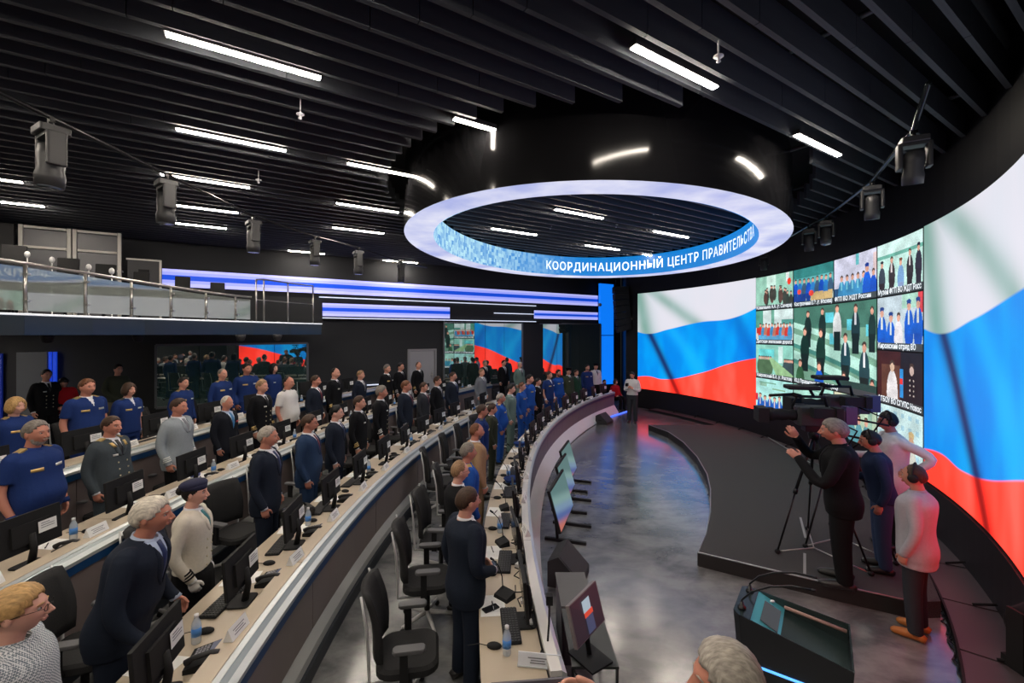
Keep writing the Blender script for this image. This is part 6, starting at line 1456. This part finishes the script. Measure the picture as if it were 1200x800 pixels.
def bottle_proto():
    o = thing('water_bottle', 'x', 'bottle')
    MB().lathe([(.028, 0), (.032, .01), (.032, .13), (.028, .15), (.013, .185), (.013, .195)], 14).build('bottle', mat('clear_plastic', (.72, .78, .82), .1, alpha=.45), o)
    MB().lathe([(.0325, .055), (.0325, .115)], 14).build('label', mat('bottle_label', srgb(70, 130, 200), .5), o); MB().lathe([(.015, .19), (.015, .21)], 12).build('cap', WHITE, o); return o
def micro_proto():
    o = thing('conference_microphone', 'x', 'microphone')
    m = MB(); m.add([(-.08, -.06, 0), (.08, -.06, 0), (.08, .06, 0), (-.08, .06, 0), (-.075, -.055, .06), (.075, -.055, .06), (.075, .055, .03), (-.075, .055, .03)], [(3, 2, 1, 0), (4, 5, 6, 7), (0, 1, 5, 4), (1, 2, 6, 5), (2, 3, 7, 6), (3, 0, 4, 7)]); m.build('console', BLACK, o)
    MB().tube([(.05, -.03, .05), (.05, -.02, .16), (.05, .02, .27), (.05, .09, .35)], .005, 6).tube([(.05, .09, .35), (.05, .125, .38)], .010, 8).build('gooseneck', BLACK, o); return o
def chair_proto():
    o = thing('office_chair', 'x', 'chair'); FAB = mat('black_chair_fabric', (.012, .012, .013), .85, bump=.3, scale=120); FR = mat('pale_chair_frame', (.5, .5, .5), .35, .3)
    MB().rbox((0, 0, .46), (.50, .49, .09), .12, n=4).build('seat', FAB, o)
    m = MB(); n = 6; V = []
    for j in range(8):
        z = .55 + j * .075; wd = .44 + .03 * math.sin(j / 7 * PI); yb = -.235 - .09 * (j / 7) + .035 * math.sin(j / 7 * PI * 1.0)
        for i in range(n + 1): x = (i / n - .5) * wd; V.append((x, yb - .055 * (2 * x / wd) ** 2 * -1, z))
    B_ = [(x * .98, y - .05, z) for x, y, z in V]; N = len(V)
    g = [(j * (n + 1) + i, j * (n + 1) + i + 1, (j + 1) * (n + 1) + i + 1, (j + 1) * (n + 1) + i) for j in range(7) for i in range(n)]
    edge = list(range(n + 1)) + [j * (n + 1) + n for j in range(1, 8)] + [7 * (n + 1) + i for i in range(n - 1, -1, -1)] + [j * (n + 1) for j in range(6, 0, -1)]
    m.add(V + B_, g + [[i + N for i in f[::-1]] for f in g] + [(bq, a, a + N, bq + N) for a, bq in zip(edge, edge[1:] + edge[:1])], 0, True); m.build('backrest', FAB, o)
    fr = MB()
    for s in (-1, 1): fr.tube([(s * .2, -.05, .40), (s * .235, -.28, .42), (s * .238, -.285, .62), (s * .245, -.30, .85), (s * .215, -.345, 1.085)], [.013, .016, .013, .011, .009], 7)
    fr.build('back_frame', FR, o)
    for s in (-1, 1):
        a = MB().box((s * .29, -.02, .56), (.035, .06, .24)).box((s * .25, -.02, .45), (.1, .06, .03)).build('armrest_post', BLACK, o); MB().rbox((s * .29, .02, .69), (.085, .25, .03), .03).build('armrest', mat('grey_armrest', (.09, .09, .095), .5), o)
    MB().tube([(0, 0, .42), (0, 0, .1)], .03, 8).build('gas_post', BLACKM, o)
    b_ = MB(); cs = MB()
    for i in range(5): a = i * 2 * PI / 5 + .3; d = Vector((math.cos(a), math.sin(a), 0)); b_.tube([Vector((0, 0, .12)), d * .3 + Vector((0, 0, .075))], [.026, .016], 6); cs.ell(d * .3 + Vector((0, 0, .03)), (.03, .03, .03), 8, 6)
    b_.build('star_base', mat('white_star_base', (.5, .5, .5), .4), o); cs.build('casters', BLACK, o, kind='stuff'); return o
PROTO = {k: f() for k, f in (('desk_monitor', monitor_proto), ('desk_phone', phone_proto), ('keyboard', keyboard_proto), ('name_card', card_proto), ('paper_sheet', sheet_proto), ('pen', pen_proto), ('computer_mouse', mouse_proto), ('water_bottle', bottle_proto), ('conference_microphone', micro_proto), ('office_chair', chair_proto))}
USED = set()
def put(kind, loc, rz, label, group):
    p = PROTO[kind]
    if kind not in USED:
        USED.add(kind); p.location = loc; p.rotation_euler[2] = rz; p['label'] = label; p['group'] = group; return p
    return dup(p, loc, rz, label, group)
def cap(s, n=16):
    w_ = s.split(); return ' '.join(w_[:n])
DES = {'desk_monitor': 'black monitor with white label sheet', 'desk_phone': 'black desk telephone with handset', 'keyboard': 'black keyboard', 'name_card': 'white folded name card', 'paper_sheet': 'white paper sheet', 'pen': 'black pen on paper', 'computer_mouse': 'black computer mouse', 'water_bottle': 'small water bottle with blue label', 'conference_microphone': 'black conference console with gooseneck microphone', 'office_chair': 'black office chair with pale frame'}
GRP = {'desk_monitor': 'monitors on the curved desks', 'desk_phone': 'telephones on the curved desks', 'keyboard': 'keyboards on the curved desks', 'name_card': 'name cards on the curved desks', 'paper_sheet': 'papers on the curved desks', 'pen': 'pens on the curved desks', 'computer_mouse': 'mice on the curved desks', 'water_bottle': 'water bottles on the curved desks', 'conference_microphone': 'conference consoles on the curved desks', 'office_chair': 'office chairs behind the curved desks'}
SEATS = {'A': (3.6, 17.0, .95), 'B': (1.75, 15.3, .96), 'C': (2.9, 16.0, 1.0), 'D': (4.9, 12.9, 1.0)}
NPR = [(o, s, p) for o, s, p in PEOPLE]
srng = random.Random(11)
for row in 'ABCD':
    ya, yb, pitch = SEATS[row]; r0, e = R0[row], EZ[row]; pa, pb = phi_of(ya, r0 + .5), phi_of(yb, r0 + .5)
    n = int((pb - pa) * r0 / pitch) + 1
    owner = {}
    for o, s, p in NPR:
        r = math.hypot(p.x - XC, p.y - YC); 
        if not (.4 < r - r0 < 1.8) or abs(p.z - e) > .01: continue
        a = math.asin((p.y - YC) / r); i = round((a - pa) / (pb - pa) * (n - 1))
        if 0 <= i < n and i not in owner: owner[i] = s
    for i in range(n):
        a = pa + (pb - pa) * i / (n - 1)
        u = Vector((-math.cos(a), math.sin(a), 0)); t = Vector((math.sin(a), math.cos(a), 0))      # u: towards the people, t: along the row
        base = Vector((XC, YC, 0)); rz = math.atan2(u.y, u.x) - PI / 2      # local +y points to the people
        def P(s, k, z): return base + u * (r0 + s) + t * k + Vector((0, 0, e + z))
        seat = '%s seat of the %s' % (ordn(i), ROWNAME[row])
        def lab(k, pre='before'): 
            d = DES[k]
            if i in owner:
                if k == 'office_chair': return cap('%s at the seat of %s' % (d, owner[i]))
                return cap('%s %s %s' % (d, pre, owner[i]))
            return cap('%s at the %s' % (d, seat))
        near = a < phi_of(11.5, r0)
        tz = .752
        j = lambda s: srng.uniform(-s, s)
        if row == 'A':
            mon, kb, ph, cd_, sh = .17, .26, .0, .06, .43
            put('desk_monitor', P(.20, .0, tz), rz + j(.15) , lab('desk_monitor'), GRP['desk_monitor'])
            put('keyboard', P(.31, -.05, tz), rz + j(.1), lab('keyboard'), GRP['keyboard'])
            put('conference_microphone', P(.33, .34, tz), rz + .5 + j(.3), lab('conference_microphone'), GRP['conference_microphone'])
            put('paper_sheet', P(.44, .24 + j(.1), tz), rz + PI / 2 + j(.1), lab('paper_sheet'), GRP['paper_sheet'])
            if near: put('pen', P(.44, .22, tz + .003), rz + j(.5), lab('pen'), GRP['pen'])
            put('computer_mouse', P(.45, -.28, tz), rz + j(.3), lab('computer_mouse'), GRP['computer_mouse'])
            if i % 2 == 0: put('water_bottle', P(.36, -.36, tz), 0, lab('water_bottle'), GRP['water_bottle'])
            if i: put('name_card', P(.06, .42, .842), rz + j(.15), lab('name_card'), GRP['name_card'])
        else:
            put('desk_monitor', P(.44, .0, tz), rz + j(.12), lab('desk_monitor'), GRP['desk_monitor'])
            put('desk_phone', P(.33, .30, tz), rz + j(.2), lab('desk_phone'), GRP['desk_phone'])
            put('keyboard', P(.32, -.12, tz) if srng.random() < .6 else P(.58, .0, tz), rz + j(.12), lab('keyboard'), GRP['keyboard'])
            put('name_card', P(.19, .42 + j(.05), .852), rz + j(.12), lab('name_card'), GRP['name_card'])
            put('paper_sheet', P(.63, .36 + j(.08), tz), rz + j(.25), lab('paper_sheet'), GRP['paper_sheet'])
            if near: put('pen', P(.62, .36, tz + .003), rz + 1 + j(.6), lab('pen'), GRP['pen'])
            if near: put('computer_mouse', P(.5, -.38, tz), rz + j(.3), lab('computer_mouse'), GRP['computer_mouse'])
            if i % 2 == 1: put('water_bottle', P(.5, .5, tz), 0, lab('water_bottle'), GRP['water_bottle'])
        cs = (1.14 if a < phi_of(7.5, r0) else 1.62) if row == 'A' else 1.60
        if a < phi_of(13.5, r0) or row == 'D' : put('office_chair', P(cs, (.12 if row == 'A' else -.12) + j(.08), 0), rz + PI + j(.35), lab('office_chair'), GRP['office_chair'])
# near end of the front desk: acrylic name plate, caps, phones, headset stand
o = thing('name_plate', 'large acrylic name plate with printed sheet at near end of the front desk', 'name plate', at(632, 781, .755), math.radians(-8))
MB().box((0, .0, .045), (.30, .012, .09), 0, RX(-.25)).build('sheet', mat('plate_sheet', (.72, .74, .8), .4), o); MB().box((0, .02, .004), (.31, .08, .008)).build('foot', mat('acrylic', (.8, .84, .88), .1, alpha=.5), o)
m = MB()
for z, w_ in ((.062, .14), (.047, .1), (.032, .11)): m.box((-.01, -.0105 + (z - .045) * .25, z), (w_, .0015, .007), 0, RX(-.25))
m.build('printed_lines', INK, o)
o = thing('desk_stand_microphone', 'slim black stand microphone on ledge beside the acrylic name plate', 'microphone', at(641, 766, .76))
MB().lathe([(.05, 0), (.05, .012), (.01, .02)], 12).tube([(0, 0, .02), (.02, .06, .18), (.03, .14, .3)], .008, 6).box((.03, .15, .31), (.05, .05, .07)).build('stand', BLACK, o)
MAP = (('phone', 575, 713, .6, 'black smartphone beside blank paper at near end of front desk', .145, .072), ('phone', 573, 661, .2, 'black tablet phone on white papers before the young man', .17, .085), ('phone', 592, 579.5, .3, 'flat dark phone beyond the glasses man', .14, .07))
for nm, x, y, rz, lb, lx, ly in MAP:
    o = thing('smartphone', lb, 'phone', at(x, y, .756), rz); MB().rbox((0, 0, .004), (lx, ly, .008), .01).build('body', BLACK, o); MB().box((0, 0, .0085), (lx * .94, ly * .92, .0006)).build('screen', mat('phone_glass', (.01, .01, .012), .08), o)
for x, y, lb in ((600, 562, 'navy peaked cap lying on the front desk by the glasses man'), (609, 519, 'second navy peaked cap lying farther along the front desk')):
    o = thing('uniform_cap', lb, 'cap', at(x, y + 4, .755), .4); MB().lathe([(.09, 0), (.1, .04), (.135, .075), (.125, .09), (.04, .1)], 20).build('crown', CL['royal_dark'], o); MB().lathe([(.1025, .008), (.1035, .034)], 20).build('band', mat('cap_band', srgb(60, 110, 170), .6), o); MB().ell((0, .1, .012), (.075, .055, .01), 14, 6).build('visor', BLACK, o)
for x, y, lb in ((382, 601, 'black leather bag folded on desk by the grey-haired man'),):
    q = at(349, 604, .86); o = thing('bag', lb, 'bag', q, .8); MB().rbox((0, 0, .05), (.36, .26, .1), .06).build('body', LEATHER, o); MB().tube([(-.1, 0, .1), (-.06, 0, .15), (.06, 0, .15), (.1, 0, .1)], .01, 6).build('handle', LEATHER, o)
o = thing('tall_carton', 'blue and white drink carton on the third desk row', 'carton', at(229, 560, 1.055), .3); MB().box((0, 0, .08), (.09, .09, .16)).build('box', mat('carton_white', (.7, .72, .76), .5), o); MB().box((0, 0, .07), (.092, .092, .08)).build('print_band', mat('carton_blue', srgb(60, 76, 150), .5), o)
# cables and adapters strewn over the front ledge
cb = MB()
for k_ in range(46):
    a = phi_of(3.6 + k_ * .29, R0['A']); u = Vector((-math.cos(a), math.sin(a), 0)); t = Vector((math.sin(a), math.cos(a), 0)); b0 = Vector((XC, YC, .76)) + u * (R0['A'] + .14)
    pts = [b0 + u * srng.uniform(-.04, .1) + t * (j_ * .08 - .1) + Vector((0, 0, srng.uniform(.0, .05))) for j_ in range(5)]; cb.tube(pts, .006, 5)
tag(cb.build('desk_cables', BLACK, kind='stuff'), 'black cables strewn behind the monitors of the front desk', 'cables')
ad = MB()
for k_ in range(44):
    a = phi_of(3.6 + k_ * .3, R0['A']); u = Vector((-math.cos(a), math.sin(a), 0)); b0 = Vector((XC, YC, .765)) + u * (R0['A'] + .13 + srng.uniform(0, .05)); ad.box(b0, (.06, .04, .03), 0, RZ(srng.uniform(0, 3)))
tag(ad.build('power_adapters', mat('pale_plug', (.5, .5, .5), .5), kind='stuff'), 'pale plugs and adapters behind the monitors of front desk', 'adapters')
